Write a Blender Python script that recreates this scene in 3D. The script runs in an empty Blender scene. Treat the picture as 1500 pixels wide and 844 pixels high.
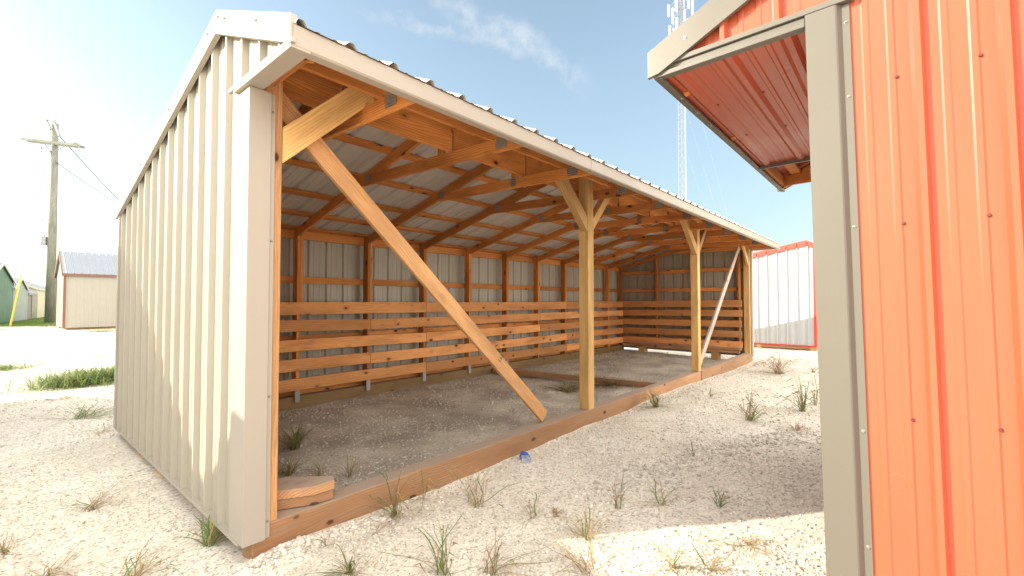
import bpy, math, random
import numpy as np
from mathutils import Vector, Matrix
R = math.radians
random.seed(7); rng = np.random.default_rng(5)
scene = bpy.context.scene
COL = scene.collection
V3 = Vector

# ------------------------------------------------------------------ camera
CAM = V3((0, 0, 1.536)); FPX = 667.0
YAW = R(40.6); PIT = math.atan(18/667)
fwd = V3((math.cos(YAW)*math.cos(PIT), math.sin(YAW)*math.cos(PIT), math.sin(PIT)))
rgt = V3((math.sin(YAW), -math.cos(YAW), 0)); upv = rgt.cross(fwd)
cd = bpy.data.cameras.new('camera'); cam = bpy.data.objects.new('camera', cd); COL.objects.link(cam)
cd.sensor_width = 36; cd.lens = 36*FPX/1500; cd.clip_end = 2000; cd.clip_start = .05
cam.location = CAM; cam.rotation_euler = fwd.to_track_quat('-Z', 'Y').to_euler()
scene.camera = cam
def un(x, y, ax=2, v=0.0):
    """photo pixel -> point where its ray meets the plane axis=v"""
    r = fwd + rgt*((x-750)/FPX) + upv*((422-y)/FPX)
    return CAM + r*((v-CAM[ax])/r[ax])

# ------------------------------------------------------------------ materials
def mat(name):
    m = bpy.data.materials.new(name); m.use_nodes = True
    nt = m.node_tree; b = nt.nodes['Principled BSDF']
    return m, nt, b
def N(nt, typ, **kw):
    n = nt.nodes.new(typ)
    for k, v in kw.items():
        if k == 'inp':
            for a, c in v.items(): n.inputs[a].default_value = c
        else: setattr(n, k, v)
    return n
def L(nt, a, b): nt.links.new(a, b)
def ramp(nt, fac, stops):
    r = nt.nodes.new('ShaderNodeValToRGB'); e = r.color_ramp.elements
    while len(e) < len(stops): e.new(.5)
    for i, (p, c) in enumerate(stops):
        e[i].position = p; e[i].color = (*c, 1) if len(c) == 3 else c
    L(nt, fac, r.inputs[0]); return r.outputs[0]
def mixc(nt, fac, a, b, mode='MIX'):
    m = N(nt, 'ShaderNodeMix', data_type='RGBA', blend_type=mode)
    for s, v in ((m.inputs[0], fac), (m.inputs[6], a), (m.inputs[7], b)):
        if hasattr(v, 'links'): L(nt, v, s)
        elif isinstance(v, (int, float)): s.default_value = v
        else: s.default_value = (*v, 1)
    return m.outputs[2]
def noise(nt, vec, scale, detail=3, rough=.55, dist=0):
    n = N(nt, 'ShaderNodeTexNoise', inp={'Scale': scale, 'Detail': detail, 'Roughness': rough, 'Distortion': dist})
    if vec is not None: L(nt, vec, n.inputs['Vector'])
    return n.outputs['Fac']
def mapping(nt, vec, sc):
    m = N(nt, 'ShaderNodeMapping'); m.inputs['Scale'].default_value = sc; L(nt, vec, m.inputs['Vector']); return m.outputs[0]
def bump(nt, b, h, strength, dist):
    n = N(nt, 'ShaderNodeBump', inp={'Strength': strength, 'Distance': dist}); L(nt, h, n.inputs['Height']); L(nt, n.outputs[0], b.inputs['Normal'])

def wood(name, light, dark, knot=(.075, .028, .012), weather=0.0, knots=True, rough=.7):
    m, nt, b = mat(name)
    at = N(nt, 'ShaderNodeAttribute', attribute_name='gc'); v = at.outputs['Vector']
    rd = N(nt, 'ShaderNodeAttribute', attribute_name='rnd').outputs['Fac']
    # growth rings cut lengthwise: distorted bands running along the board
    warp = N(nt, 'ShaderNodeTexNoise', inp={'Scale': 1.0, 'Detail': 2.0}); L(nt, mapping(nt, v, (.9, 5, 5)), warp.inputs['Vector'])
    add = N(nt, 'ShaderNodeVectorMath', operation='MULTIPLY_ADD'); L(nt, warp.outputs['Color'], add.inputs[0]); add.inputs[1].default_value = (0, .13, .13); L(nt, v, add.inputs[2])
    vor = N(nt, 'ShaderNodeTexVoronoi', inp={'Scale': 1.0, 'Randomness': 1.0}); L(nt, mapping(nt, v, (3.6, 6.5, 6.5)), vor.inputs['Vector'])
    kd = N(nt, 'ShaderNodeMath', operation='MULTIPLY_ADD', inp={1: -.35 if knots else 0, 2: 0.0}); 
    inv = N(nt, 'ShaderNodeMapRange', inp={1: 0.0, 2: .45, 3: 1.0, 4: 0.0}); L(nt, vor.outputs['Distance'], inv.inputs[0])
    L(nt, inv.outputs[0], kd.inputs[0])
    sep = N(nt, 'ShaderNodeSeparateXYZ'); L(nt, add.outputs[0], sep.inputs[0])
    s1 = N(nt, 'ShaderNodeMath', operation='MULTIPLY_ADD', inp={1: .8}); L(nt, sep.outputs[2], s1.inputs[0]); L(nt, sep.outputs[1], s1.inputs[2])
    s2 = N(nt, 'ShaderNodeMath', operation='MULTIPLY_ADD', inp={1: 330.0}); L(nt, s1.outputs[0], s2.inputs[0])
    kk = N(nt, 'ShaderNodeMath', operation='MULTIPLY', inp={1: 14.0}); L(nt, kd.outputs[0], kk.inputs[0]); L(nt, kk.outputs[0], s2.inputs[2])
    sn = N(nt, 'ShaderNodeMath', operation='SINE'); L(nt, s2.outputs[0], sn.inputs[0])
    amp = N(nt, 'ShaderNodeMapRange', inp={1: .3, 2: .7, 3: .12, 4: .5}); L(nt, noise(nt, mapping(nt, v, (1.5, 9, 9)), 1.0, 3), amp.inputs[0])
    g = N(nt, 'ShaderNodeMath', operation='MULTIPLY_ADD', inp={2: .5}); L(nt, sn.outputs[0], g.inputs[0]); L(nt, amp.outputs[0], g.inputs[1])
    fine = noise(nt, mapping(nt, v, (6, 240, 240)), 1.0, 3)
    c = mixc(nt, g.outputs[0], dark, light)
    f2 = N(nt, 'ShaderNodeMapRange', inp={1: .3, 2: .7, 3: .82, 4: 1.12}); L(nt, fine, f2.inputs[0])
    c = mixc(nt, 1.0, c, f2.outputs[0], 'MULTIPLY')
    tone = N(nt, 'ShaderNodeMapRange', inp={1: 0.0, 2: 1.0, 3: .66, 4: 1.28}); L(nt, rd, tone.inputs[0])
    c = mixc(nt, 1.0, c, tone.outputs[0], 'MULTIPLY')
    blot = noise(nt, mapping(nt, v, (1.2, 6, 6)), 1.0, 4)
    c = mixc(nt, ramp(nt, blot, [(.42, (0, 0, 0)), (.7, (.65, .65, .65))]), c, tuple(x*.6 for x in dark))
    if knots:
        gate = N(nt, 'ShaderNodeSeparateColor'); L(nt, vor.outputs['Color'], gate.inputs[0]); gg_ = ramp(nt, gate.outputs[0], [(.30, (0, 0, 0)), (.36, (1, 1, 1))])
        kf = mixc(nt, 1.0, ramp(nt, vor.outputs['Distance'], [(.10, (1, 1, 1)), (.145, (0, 0, 0))]), gg_, 'MULTIPLY')
        ks = mixc(nt, 1.0, ramp(nt, vor.outputs['Distance'], [(.1, (.75, .75, .75)), (.30, (0, 0, 0))]), gg_, 'MULTIPLY')
        c = mixc(nt, ks, c, tuple(x*.7 for x in dark)); c = mixc(nt, kf, c, knot)
    if weather:
        w = noise(nt, mapping(nt, v, (2, 30, 30)), 1.0, 4)
        geo = N(nt, 'ShaderNodeNewGeometry'); sx = N(nt, 'ShaderNodeSeparateXYZ'); L(nt, geo.outputs['Normal'], sx.inputs[0])
        up_ = ramp(nt, sx.outputs[2], [(.6, (0, 0, 0)), (.9, (weather,)*3)])
        c = mixc(nt, up_, c, (.36, .30, .25))
        c = mixc(nt, ramp(nt, w, [(.5, (0, 0, 0)), (.8, (weather*.6,)*3)]), c, (.30, .24, .19))
    L(nt, c, b.inputs['Base Color']); b.inputs['Roughness'].default_value = rough
    b.inputs['Specular IOR Level'].default_value = .3
    bump(nt, b, fine, .35, .002)
    return m

def painted(name, col, rough=.38, dirt=.12, dcol=None, spec=.5, coat=0.0):
    m, nt, b = mat(name)
    tc = N(nt, 'ShaderNodeTexCoord').outputs['Object']
    n1 = noise(nt, tc, 1.7, 5); n2 = noise(nt, tc, 60, 2)
    st = noise(nt, mapping(nt, tc, (14, 14, .7)), 1.0, 4)
    dcol = dcol or tuple(c*.72 for c in col)
    c = mixc(nt, ramp(nt, n1, [(.4, (0, 0, 0)), (.75, (dirt,)*3)]), col, dcol)
    c = mixc(nt, ramp(nt, st, [(.52, (0, 0, 0)), (.8, (dirt*1.6,)*3)]), c, dcol)
    L(nt, c, b.inputs['Base Color'])
    rr = N(nt, 'ShaderNodeMapRange', inp={1: .3, 2: .7, 3: rough-.06, 4: rough+.1}); L(nt, n1, rr.inputs[0]); L(nt, rr.outputs[0], b.inputs['Roughness'])
    b.inputs['Specular IOR Level'].default_value = spec
    bump(nt, b, noise(nt, mapping(nt, tc, (2.2, 2.2, 1.1)), 1.0, 2), .25, .02)
    return m
def plain(name, col, rough=.6, metal=0.0):
    m, nt, b = mat(name)
    tc = N(nt, 'ShaderNodeTexCoord').outputs['Object']
    n1 = noise(nt, tc, 6, 4)
    L(nt, mixc(nt, ramp(nt, n1, [(.35, (0, 0, 0)), (.7, (.5, .5, .5))]), col, tuple(c*.7 for c in col)), b.inputs['Base Color'])
    b.inputs['Roughness'].default_value = rough; b.inputs['Metallic'].default_value = metal
    return m

M = {}
M['pine'] = wood('pine_framing', (.74, .33, .10), (.52, .18, .042))
M['pine2'] = wood('pine_boards', (.82, .41, .16), (.62, .25, .08))
M['post'] = wood('treated_post', (.72, .47, .20), (.56, .32, .11), knots=False)
M['brace'] = wood('brace_board', (.62, .36, .17), (.47, .235, .095))
M['sill'] = wood('treated_sill', (.62, .36, .19), (.45, .23, .11), weather=.75)
M['rearsill'] = wood('treated_rear_skid', (.36, .23, .10), (.26, .15, .06), weather=.4)
M['greywood'] = wood('weathered_brace', (.50, .42, .36), (.40, .31, .25), weather=.5)
M['cream'] = painted('cream_sheet_metal', (.385, .35, .285))
M['trim'] = painted('cream_trim', (.385, .345, .29), dirt=.06)
M['roof'] = painted('light_roof_sheet', (.56, .54, .51), rough=.45)
M['red'] = painted('red_sheet_metal', (.45, .09, .042), rough=.33, dirt=.08)
M['taupe'] = painted('taupe_trim', (.125, .112, .09), rough=.4, dirt=.08)
M['screw'] = plain('screw_head', (.30, .29, .27), .4, .6)
M['redscrew'] = plain('red_screw_head', (.16, .03, .02), .4)
M['steel'] = plain('galvanised_steel', (.34, .34, .34), .45, .75)
M['white'] = painted('white_sheet_metal', (.50, .50, .50), dirt=.08)
M['redtrim'] = painted('bright_red_trim', (.62, .06, .04), dirt=.05)

# ------------------------------------------------------------------ mesh builder
class MB:
    def __init__(s): s.v = []; s.f = []; s.m = []; s.g = []; s.r = []
    def add(s, vs, fs, mi=0, gc=None, rnd=None):
        o = len(s.v); s.v += [tuple(p) for p in vs]
        s.f += [tuple(i+o for i in f) for f in fs]; s.m += [mi]*len(fs)
        s.g += [tuple(p) for p in (gc if gc else vs)]; s.r += [rnd if rnd is not None else .5]*len(vs)
    def beam(s, p0, p1, side, w, t, mi=0, bow=0, bowdir=None, n=1, tone=None):
        """board from p0 to p1; w measured along side, t along the remaining axis; p0,p1 on the centre line"""
        p0 = V3(p0); p1 = V3(p1); d = (p1-p0); Ln = d.length; d.normalize()
        side = V3(side); side = (side-d*side.dot(d)).normalized(); th = d.cross(side)
        if bow: n = max(n, 10)
        o = V3((random.random()*40, random.random()*40, random.random()*40)); r = random.random() if tone is None else tone
        vs = []; gc = []
        for i in range(n+1):
            k = i/n; c = p0.lerp(p1, k)
            if bow: c = c + (V3(bowdir) if bowdir else side)*bow*math.sin(math.pi*k*random.choice((1,)))
            for a, b2 in ((-1, -1), (1, -1), (1, 1), (-1, 1)):
                vs.append(c+side*(a*w/2)+th*(b2*t/2)); gc.append(o+V3((k*Ln, a*w/2, b2*t/2)))
        fs = [(0, 1, 2, 3), (n*4+3, n*4+2, n*4+1, n*4)]
        for i in range(n):
            q = i*4
            for j in range(4):
                k = (j+1) % 4; fs.append((q+j, q+4+j, q+4+k, q+k))
        s.add(vs, fs, mi, gc, r)
    def box(s, x0, x1, y0, y1, z0, z1, mi=0, tone=None):
        dx, dy, dz = x1-x0, y1-y0, z1-z0; c = V3(((x0+x1)/2, (y0+y1)/2, (z0+z1)/2))
        if dx >= dy and dx >= dz: s.beam(c-V3((dx/2, 0, 0)), c+V3((dx/2, 0, 0)), (0, 0, 1), dz, dy, mi, tone=tone)
        elif dy >= dz: s.beam(c-V3((0, dy/2, 0)), c+V3((0, dy/2, 0)), (0, 0, 1), dz, dx, mi, tone=tone)
        else: s.beam(c-V3((0, 0, dz/2)), c+V3((0, 0, dz/2)), (1, 0, 0), dx, dy, mi, tone=tone)
    def prism(s, pts, axis, a0, a1, mi=0):
        """pts: polygon in the two other axes, extruded along axis from a0 to a1"""
        def mk(p, a):
            q = list(p); q.insert(axis, a); return V3(q)
        n = len(pts); vs = [mk(p, a0) for p in pts]+[mk(p, a1) for p in pts]
        fs = [tuple(range(n))[::-1], tuple(range(n, 2*n))]
        fs += [(i, (i+1) % n, n+(i+1) % n, n+i) for i in range(n)]
        o = V3((random.random()*40,)*3); gc = [o+v for v in vs]
        s.add(vs, fs, mi, gc, random.random())
    def quad(s, a, b, c, d, mi=0): s.add([a, b, c, d], [(0, 1, 2, 3)], mi)
    def tube(s, p0, p1, r, n=6, mi=0, r1=None):
        p0 = V3(p0); p1 = V3(p1); d = (p1-p0).normalized(); a = d.orthogonal().normalized(); b = d.cross(a); r1 = r if r1 is None else r1
        vs = []
        for p, q in ((p0, r), (p1, r1)):
            for i in range(n):
                t = 2*math.pi*i/n; vs.append(p+a*q*math.cos(t)+b*q*math.sin(t))
        fs = [(i, (i+1) % n, n+(i+1) % n, n+i) for i in range(n)]+[tuple(range(n))[::-1], tuple(range(n, 2*n))]
        o = V3((random.random()*9,)*3); gc = [o+V3(((v-p0).dot(d), (v-p0).dot(a), (v-p0).dot(b))) for v in vs]
        s.add(vs, fs, mi, gc, .5)
    def dome(s, c, nrm, r, h, mi=0, n=8):
        c = V3(c); nrm = V3(nrm).normalized(); a = nrm.orthogonal().normalized(); b = nrm.cross(a)
        vs = []
        for q, hh in ((1.6, 0), (1.6, .15), (1, .25), (.8, 1)):
            for i in range(n):
                t = 2*math.pi*i/n; vs.append(c+a*(q*r*math.cos(t))+b*(q*r*math.sin(t))+nrm*(h*hh))
        fs = []
        for k in range(3): fs += [(k*n+i, k*n+(i+1) % n, (k+1)*n+(i+1) % n, (k+1)*n+i) for i in range(n)]
        fs.append(tuple(range(3*n, 4*n)))
        s.add(vs, fs, mi)
    def ribbed(s, O, U, Vd, Nn, u0, u1, pitch, phase, vf, mi=0, hmaj=.022, hmin=.004, flip=False, wmaj=.024, sub=1, ramp_=.014):
        """ribbed sheet: profile across U, ribs along Vd, raised along Nn"""
        O, U, Vd, Nn = V3(O), V3(U), V3(Vd), V3(Nn)
        prof = [(-wmaj-ramp_, 0), (-wmaj*.6, hmaj), (wmaj*.6, hmaj), (wmaj+ramp_, 0)]
        for q in (1/3, 2/3):
            c = pitch*q; prof += [(c-.016, 0), (c-.009, hmin), (c+.009, hmin), (c+.016, 0)]
        us = []
        k = math.floor((u0-phase)/pitch)-1
        while phase+k*pitch < u1+pitch:
            for a, h in prof: us.append((phase+k*pitch+a, h))
            k += 1
        us = sorted(us); out = [(u0, 0)]+[(u, h) for u, h in us if u0+.001 < u < u1-.001]+[(u1, 0)]
        vs = []; gc = []
        for u, h in out:
            v0, v1 = vf(u)
            for j in range(sub+1):
                vs.append(O+U*u+Nn*h+Vd*(v0+(v1-v0)*j/sub))
        n = sub+1; fs = []
        for i in range(len(out)-1):
            for j in range(sub): fs.append((i*n+j, (i+1)*n+j, (i+1)*n+j+1, i*n+j+1))
        s.add(vs, fs, mi)
    def build(s, name, mats, parent=None, smooth=False, bevel=0):
        me = bpy.data.meshes.new(name); me.from_pydata(s.v, [], s.f)
        if not isinstance(mats, (list, tuple)): mats = [mats]
        for m in mats: me.materials.append(m)
        me.polygons.foreach_set('material_index', s.m)
        a = me.attributes.new('gc', 'FLOAT_VECTOR', 'POINT'); a.data.foreach_set('vector', np.array(s.g, dtype=np.float32).ravel())
        a = me.attributes.new('rnd', 'FLOAT', 'POINT'); a.data.foreach_set('value', np.array(s.r, dtype=np.float32))
        if smooth: me.polygons.foreach_set('use_smooth', [True]*len(me.polygons))
        me.update(); o = bpy.data.objects.new(name, me); COL.objects.link(o)
        if parent: o.parent = parent
        if bevel:
            b = o.modifiers.new('bevel', 'BEVEL'); b.width = bevel; b.segments = 1; b.limit_method = 'ANGLE'
        return o
def tag(o, label=None, cat=None, group=None, kind=None):
    for k, v in (('label', label), ('category', cat), ('group', group), ('kind', kind)):
        if v: o[k] = v
    return o
def empty(name, loc=(0, 0, 0), rot=(0, 0, 0)):
    o = bpy.data.objects.new(name, None); COL.objects.link(o); o.location = loc; o.rotation_euler = rot; o.empty_display_size = .2
    return o
def local(mb, root):
    """verts were written in world space; bring them into the root's space"""
    o = V3(root.location); mb.v = [tuple(V3(p)-o) for p in mb.v]; return mb

# ------------------------------------------------------------------ the open-front shed
X0, X1 = 1.05, 12.97
PK = (3.45, 3.43); EF = (2.29, 2.93); ER = (6.80, 2.545)
def roofz(y): return PK[1]+(y-PK[0])*((PK[1]-EF[1])/(PK[0]-EF[0]) if y < PK[0] else (ER[1]-PK[1])/(ER[0]-PK[0]))
S = empty('open_front_shed', (7, 4.9, 0))
tag(S, 'long open front livestock shed of cream ribbed metal and orange pine framing standing on gravel', 'shed')
def part(name, mb, mats, label=None, bevel=0, parent=None, smooth=False):
    o = local(mb, S).build(name, mats, parent or S, smooth, bevel)
    if label: o['label'] = label
    return o
TR = [1.81+1.123*k for k in range(10)]
# sills / skids
for (a, b_, dy, dz) in ((1.075, 6.55, 0, 0), (6.56, 9.03, .012, -.006), (9.045, 12.96, .0, .004)):
    mb = MB(); mb.box(a, b_, 2.95+dy, 3.10+dy, -.06, .18+dz); part('front_sill', mb, M['sill'], 'weathered timber sill along the open front', .004)
mb = MB(); mb.box(1.08, 12.9, 6.52, 6.68, -.06, .175); part('rear_skid', mb, M['rearsill'], bevel=.004)
mb = MB(); mb.beam((7.0, 6.5, .08), (7.52, 3.105, .09), (0, 0, 1), .10, .09); part('cross_member', mb, M['sill'], bevel=.004)
mb = MB(); mb.box(1.085, 1.16, 3.11, 6.5, .11, .20); part('end_wall_plate', mb, M['sill'])
mb = MB(); mb.box(12.70, 12.84, 3.20, 6.5, .17, .245); mb.box(12.66, 12.86, 3.16, 6.2, .25, .315); part('end_wall_plate', mb, M['sill'], bevel=.003)
for y in (3.62, 5.05, 5.75, 6.35):
    mb = MB(); mb.box(1.062, 1.32, y-.07, y+.07, -.05, .105); part('support_block', mb, M['post'], bevel=.003)
for y in (3.8, 5.85):
    mb = MB(); mb.box(12.66, 12.9, y-.09, y+.09, -.04, .165); part('support_block', mb, M['post'], bevel=.003)
# posts
def post(x, top, label=None):
    mb = MB(); mb.box(x-.068, x+.068, 2.965, 3.10, .178, top); return part('post', mb, M['post'], label, .004)
mb = MB(); mb.box(1.085, 1.222, 2.962, 3.098, .178, 3.12); part('post', mb, M['brace'], 'corner post', .003)
post(4.985, 3.10); post(8.985, 3.10)
mb = MB(); mb.box(12.78, 12.90, 2.965, 3.10, .18, 3.05); part('post', mb, M['post'], bevel=.003)
# knee braces
def slab(poly, y0, y1, m, d, label=None):
    """board cut to the polygon (x, z) lying between y0 and y1, grain along d"""
    mb = MB(); n = len(poly); d = V3((d[0], 0, d[1])).normalized(); e = V3((-d.z, 0, d.x)); o = V3((random.random()*30,)*3)
    vs = [V3((p[0], y0, p[1])) for p in poly]+[V3((p[0], y1, p[1])) for p in poly]
    fs = [tuple(range(n)), tuple(range(n, 2*n))[::-1]]+[(i, n+i, n+(i+1) % n, (i+1) % n) for i in range(n)]
    mb.add(vs, fs, 0, [o+V3((v.dot(d), v.dot(e), v.y)) for v in vs], random.random()); part('knee_brace', mb, M[m], label, .003)
slab([(1.223, 2.40), (1.87, 3.01), (1.87, 3.06), (1.68, 3.06), (1.223, 2.63)], 2.952, 2.997, 'post', (1, .94), 'wide knee brace at the near corner')
for px in (4.985, 8.985):
    slab([(px-.069, 2.40), (px-.069, 2.585), (px-.52, 2.99), (px-.72, 2.99)], 2.972, 3.06, 'post', (-1, .9))
    slab([(px+.069, 2.40), (px+.60, 2.96), (px+.46, 2.96), (px+.069, 2.55)], 2.985, 3.075, 'post', (1, 1))
slab([(12.779, 2.42), (12.779, 2.6), (12.4, 2.97), (12.22, 2.97)], 2.98, 3.02, 'post', (-1, 1))
# long temporary diagonal braces
def diag(x0, z0, x1, z1, m, label):
    mb = MB(); mb.beam((x0, 3.075, z0), (x1, 3.075, z1), (0, 0, 1), .138, .04); part('diagonal_brace', mb, M[m], label, .003)
diag(1.16, 2.90, 4.135, .235, 'brace', 'pale pine diagonal brace from corner to sill')
diag(12.25, 2.86, 9.24, .235, 'greywood', 'greyed diagonal brace at the far bay')
cu = bpy.data.curves.new('grade_stamp', 'FONT'); cu.body = '155'; cu.size = .062; cu.align_x = 'CENTER'; cu.align_y = 'CENTER'; cu.extrude = .0003
so_ = bpy.data.objects.new('stamp_tmp', cu); COL.objects.link(so_); bpy.context.view_layer.update()
dg = bpy.context.evaluated_depsgraph_get(); sme = bpy.data.meshes.new_from_object(so_.evaluated_get(dg)); bpy.data.objects.remove(so_)
sme.materials.clear(); sme.materials.append(plain('stamp_ink', (.05, .03, .03), .8))
st_o = bpy.data.objects.new('grade_stamp', sme); COL.objects.link(st_o)
br_ = [o for o in bpy.data.objects if o.name.startswith('diagonal_brace')][0]; st_o.parent = br_
sp = un(734, 525, 1, 3.054); st_o.location = sp-V3(S.location); st_o.rotation_euler = (R(90), R(-48), 0)
# header
for i, (a, b_) in enumerate([(1.225, 1.79)]+[(TR[k]+.02, TR[k+1]-.02) for k in range(9)]+[(TR[9]+.02, 12.78)]):
    mb = MB(); dz = random.uniform(-.012, .012); mb.box(a, b_, 3.262, 3.30, 2.962+dz*.4, 3.215+dz*.4, tone=.7+random.random()*.3); part('header_board', mb, M['pine'], bevel=.002)
mb = MB()
for a, b_ in ((1.1, 5.0), (5.01, 9.0), (9.01, 12.9)): mb.box(a, b_, 2.72, 2.758, 2.945, 3.075, tone=.5)
part('eave_nailer', mb, M['pine'])
mb = MB(); mb.box(1.1, 12.93, 2.385, 2.42, 2.84, 2.93, tone=.4); part('sub_fascia', mb, M['pine'])
# trusses
slr = (ER[1]-PK[1])/(ER[0]-PK[0]); slf = (PK[1]-EF[1])/(PK[0]-EF[0])
def truss(x):
    root = MB(); t = .038
    dr = .13
    def line(y, off): return roofz(y)-.045-off
    root.beam((x, 3.44, line(3.46, dr/2)), (x, 6.62, line(6.62, dr/2)), (0, 0, 1), dr*.95, t)     # rear rafter
    root.beam((x, 2.42, line(2.42, .05)), (x, 3.46, line(3.44, .07)), (0, 0, 1), .09, t)           # front rafter
    root.beam((x+.001, 2.385, 2.885), (x+.001, 4.86, 2.945), (0, 0, 1), .115, t, bow=random.uniform(-.012, .012), bowdir=(1, 0, 0))   # bottom chord
    root.beam((x+.002, 3.43, 2.95), (x+.002, 3.43, 3.3), (0, 1, 0), .09, t-.004)
    o = part('roof_truss', root, M['pine'], bevel=.002)
    g = MB()
    for y, z, w, h in ((2.62, 2.905, .13, .10), (4.72, 2.96, .10, .09), (3.44, 3.27, .12, .1), (3.44, 2.92, .08, .09)):
        for sx in (-1, 1): g = MB(); g.box(x+sx*.0215-.001, x+sx*.0215+.001, y-w/2, y+w/2, z-h/2, z+h/2); local(g, S).build('gusset_plate', M['plate'], o)
mm, nt, b = mat('punched_plate'); tc = N(nt, 'ShaderNodeTexCoord').outputs['Object']
vv = N(nt, 'ShaderNodeTexVoronoi', inp={'Scale': 95.0, 'Randomness': .25}); L(nt, mapping(nt, tc, (1, 1, .45)), vv.inputs['Vector'])
L(nt, ramp(nt, vv.outputs['Distance'], [(.25, (.05, .05, .05)), (.4, (.34, .33, .31))]), b.inputs['Base Color']); b.inputs['Metallic'].default_value = .5; b.inputs['Roughness'].default_value = .5
M['plate'] = mm
for x in TR: truss(x)
# purlins
def purlin(y, i):
    mb = MB(); z = roofz(y)-.022; sl = slr if y > PK[0] else slf
    for a, b_ in ((1.07, 4.95), (4.96, 8.9), (8.91, 12.94)):
        mb.beam((a, y, z-.003), (b_, y, z-.003), (0, 1, sl), .09, .037, bow=0)
    part('purlin', mb, M['pine'])
for i, y in enumerate((2.55, 3.15, 3.62, 4.28, 4.92, 5.56, 6.12, 6.60)): purlin(y, i)
# rear wall
for k, x in enumerate([1.14]+TR[0:]+[12.80]):
    st = MB(); zt = roofz(6.55)-.05
    st.box(x-.021, x+.019, 6.502, 6.638, .178, zt)
    if 0 < k < 11: st.box(x+.022, x+.058, 6.502, 6.59, 1.5+random.uniform(0, .03), zt-.03, tone=.8)
    o = part('wall_stud', st, M['pine'], bevel=.002)
    if k in (1, 2, 3, 4, 5, 6):
        g = MB(); g.box(x-.035, x+.035, 6.494, 6.4985, .10, .26); local(g, S).build('tie_plate', M['steel'], o)
for z in (.98, 1.83, .228):
    mb = MB()
    for a, b_ in ((1.1, 4.05), (4.06, 8.54), (8.55, 12.92)): mb.box(a, b_, 6.642, 6.68, z-.048, z+.05)
    part('girt', mb, M['pine'])
mb = MB()
for a, b_ in ((1.1, 5.17), (5.18, 9.66), (9.67, 12.92)): mb.box(a, b_, 6.63, 6.668, 2.425, 2.545, tone=.6)
part('top_plate', mb, M['pine'])
kb = [(1.498, 1.318), (1.235, 1.07), (.965, .80), (.702, .532), (.43, .262)]
for i, (zt, zb) in enumerate(kb):
    cuts = [[1.1, 5.19, 9.68, 12.74], [1.1, 4.07, 8.56, 12.74], [1.1, 5.19, 8.56, 12.74], [1.1, 4.07, 9.68, 12.74], [1.1, 5.19, 9.68, 12.74]][i]
    for a, b_ in zip(cuts[:-1], cuts[1:]):
        mb = MB(); bw = random.uniform(-.012, .012)
        if i == 1 and a < 2: bw = .03
        if i == 2 and a < 2: bw = .022
        mb.beam((a+.003, 6.48, (zt+zb)/2+random.uniform(-.006, .006)), (b_-.003, 6.48, (zt+zb)/2+random.uniform(-.006, .006)), (0, 0, 1), zt-zb, .038, bow=bw, bowdir=(0, 0, 1))
        part('kick_board', mb, M['pine2'], bevel=.003)
# far end wall
for y in (5.42, 4.30, 3.20):
    mb = MB(); mb.box(12.765, 12.90, y-.02, y+.02, .25, roofz(y)-.05); mb.box(12.80, 12.90, y+.023, y+.06, 1.6, roofz(y)-.09); part('wall_stud', mb, M['pine'], bevel=.002)
for z in (2.36, 1.83, .98, .42):
    mb = MB(); mb.box(12.903, 12.94, 3.1, 6.6, z-.05, z+.05); part('girt', mb, M['pine'])
for i, (zt, zb) in enumerate(kb):
    mb = MB(); mb.beam((12.745, 3.13+random.uniform(0, .03), (zt+zb)/2+.045), (12.745, 6.455, (zt+zb)/2+.01), (0, 0, 1), zt-zb, .038, bow=random.uniform(-.01, .01)); part('kick_board', mb, M['pine2'], bevel=.003)
mb = MB(); mb.beam((12.80, 3.44, roofz(3.44)-.11), (12.80, 6.6, roofz(6.6)-.11), (0, 0, 1), .12, .04); mb.box(12.80, 12.84, 2.42, 4.8, 2.84, 2.94); part('end_rafter', mb, M['pine'])
# near end wall framing (seen from inside)
for y in (3.9, 4.9, 5.8):
    mb = MB(); mb.box(1.09, 1.17, y-.02, y+.02, .2, roofz(y)-.05); part('wall_stud', mb, M['pine'])
for z in (2.36, 1.83, .98):
    mb = MB(); mb.box(1.066, 1.088, 3.1, 6.6, z-.05, z+.05); part('girt', mb, M['pine'])
mb = MB(); mb.beam((1.15, 3.44, roofz(3.44)-.11), (1.15, 6.6, roofz(6.6)-.11), (0, 0, 1), .12, .04); mb.beam((1.15, 2.42, roofz(2.42)-.1), (1.15, 3.46, roofz(3.46)-.11), (0, 0, 1), .1, .04); mb.box(1.13, 1.168, 2.42, 4.8, 2.87, 2.955); part('end_rafter', mb, M['pine'])
# sheet metal: walls
def gable_sheet(x, nx, rib0, name):
    mb = MB()
    mb.ribbed((x, 0, 0), (0, 1, 0), (0, 0, 1), (nx, 0, 0), 3.03, 6.73, .277, rib0, lambda u: (.105, roofz(u)-.02), hmaj=.034, wmaj=.02, ramp_=.009)
    mb.ribbed((x, 0, 0), (0, 1, 0), (0, 0, 1), (nx, 0, 0), 2.33, 3.03, .277, rib0, lambda u: (2.845, roofz(u)-.02), hmaj=.034, wmaj=.02, ramp_=.009)
    for z in (.16, .62, 1.22, 1.83, 2.36):
        k = 0
        while rib0+k*.277 < 6.7:
            y = rib0+k*.277+.055
            if z < roofz(y)-.15: mb.dome((x, y, z), (nx, 0, 0), .0085, .009, 1)
            k += 1
    return part(name, mb, [M['cream'], M['screw']])
gable_sheet(X0, -1, 3.35, 'end_wall_panel'); gable_sheet(X1, 1, 3.35, 'end_wall_panel')
mb = MB(); mb.ribbed((0, 6.70, 0), (1, 0, 0), (0, 0, 1), (0, 1, 0), X0, X1, .277, 1.2, lambda u: (.02, roofz(6.7)-.008), hmaj=.022)
part('rear_wall_panel', mb, M['cream'])
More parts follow.
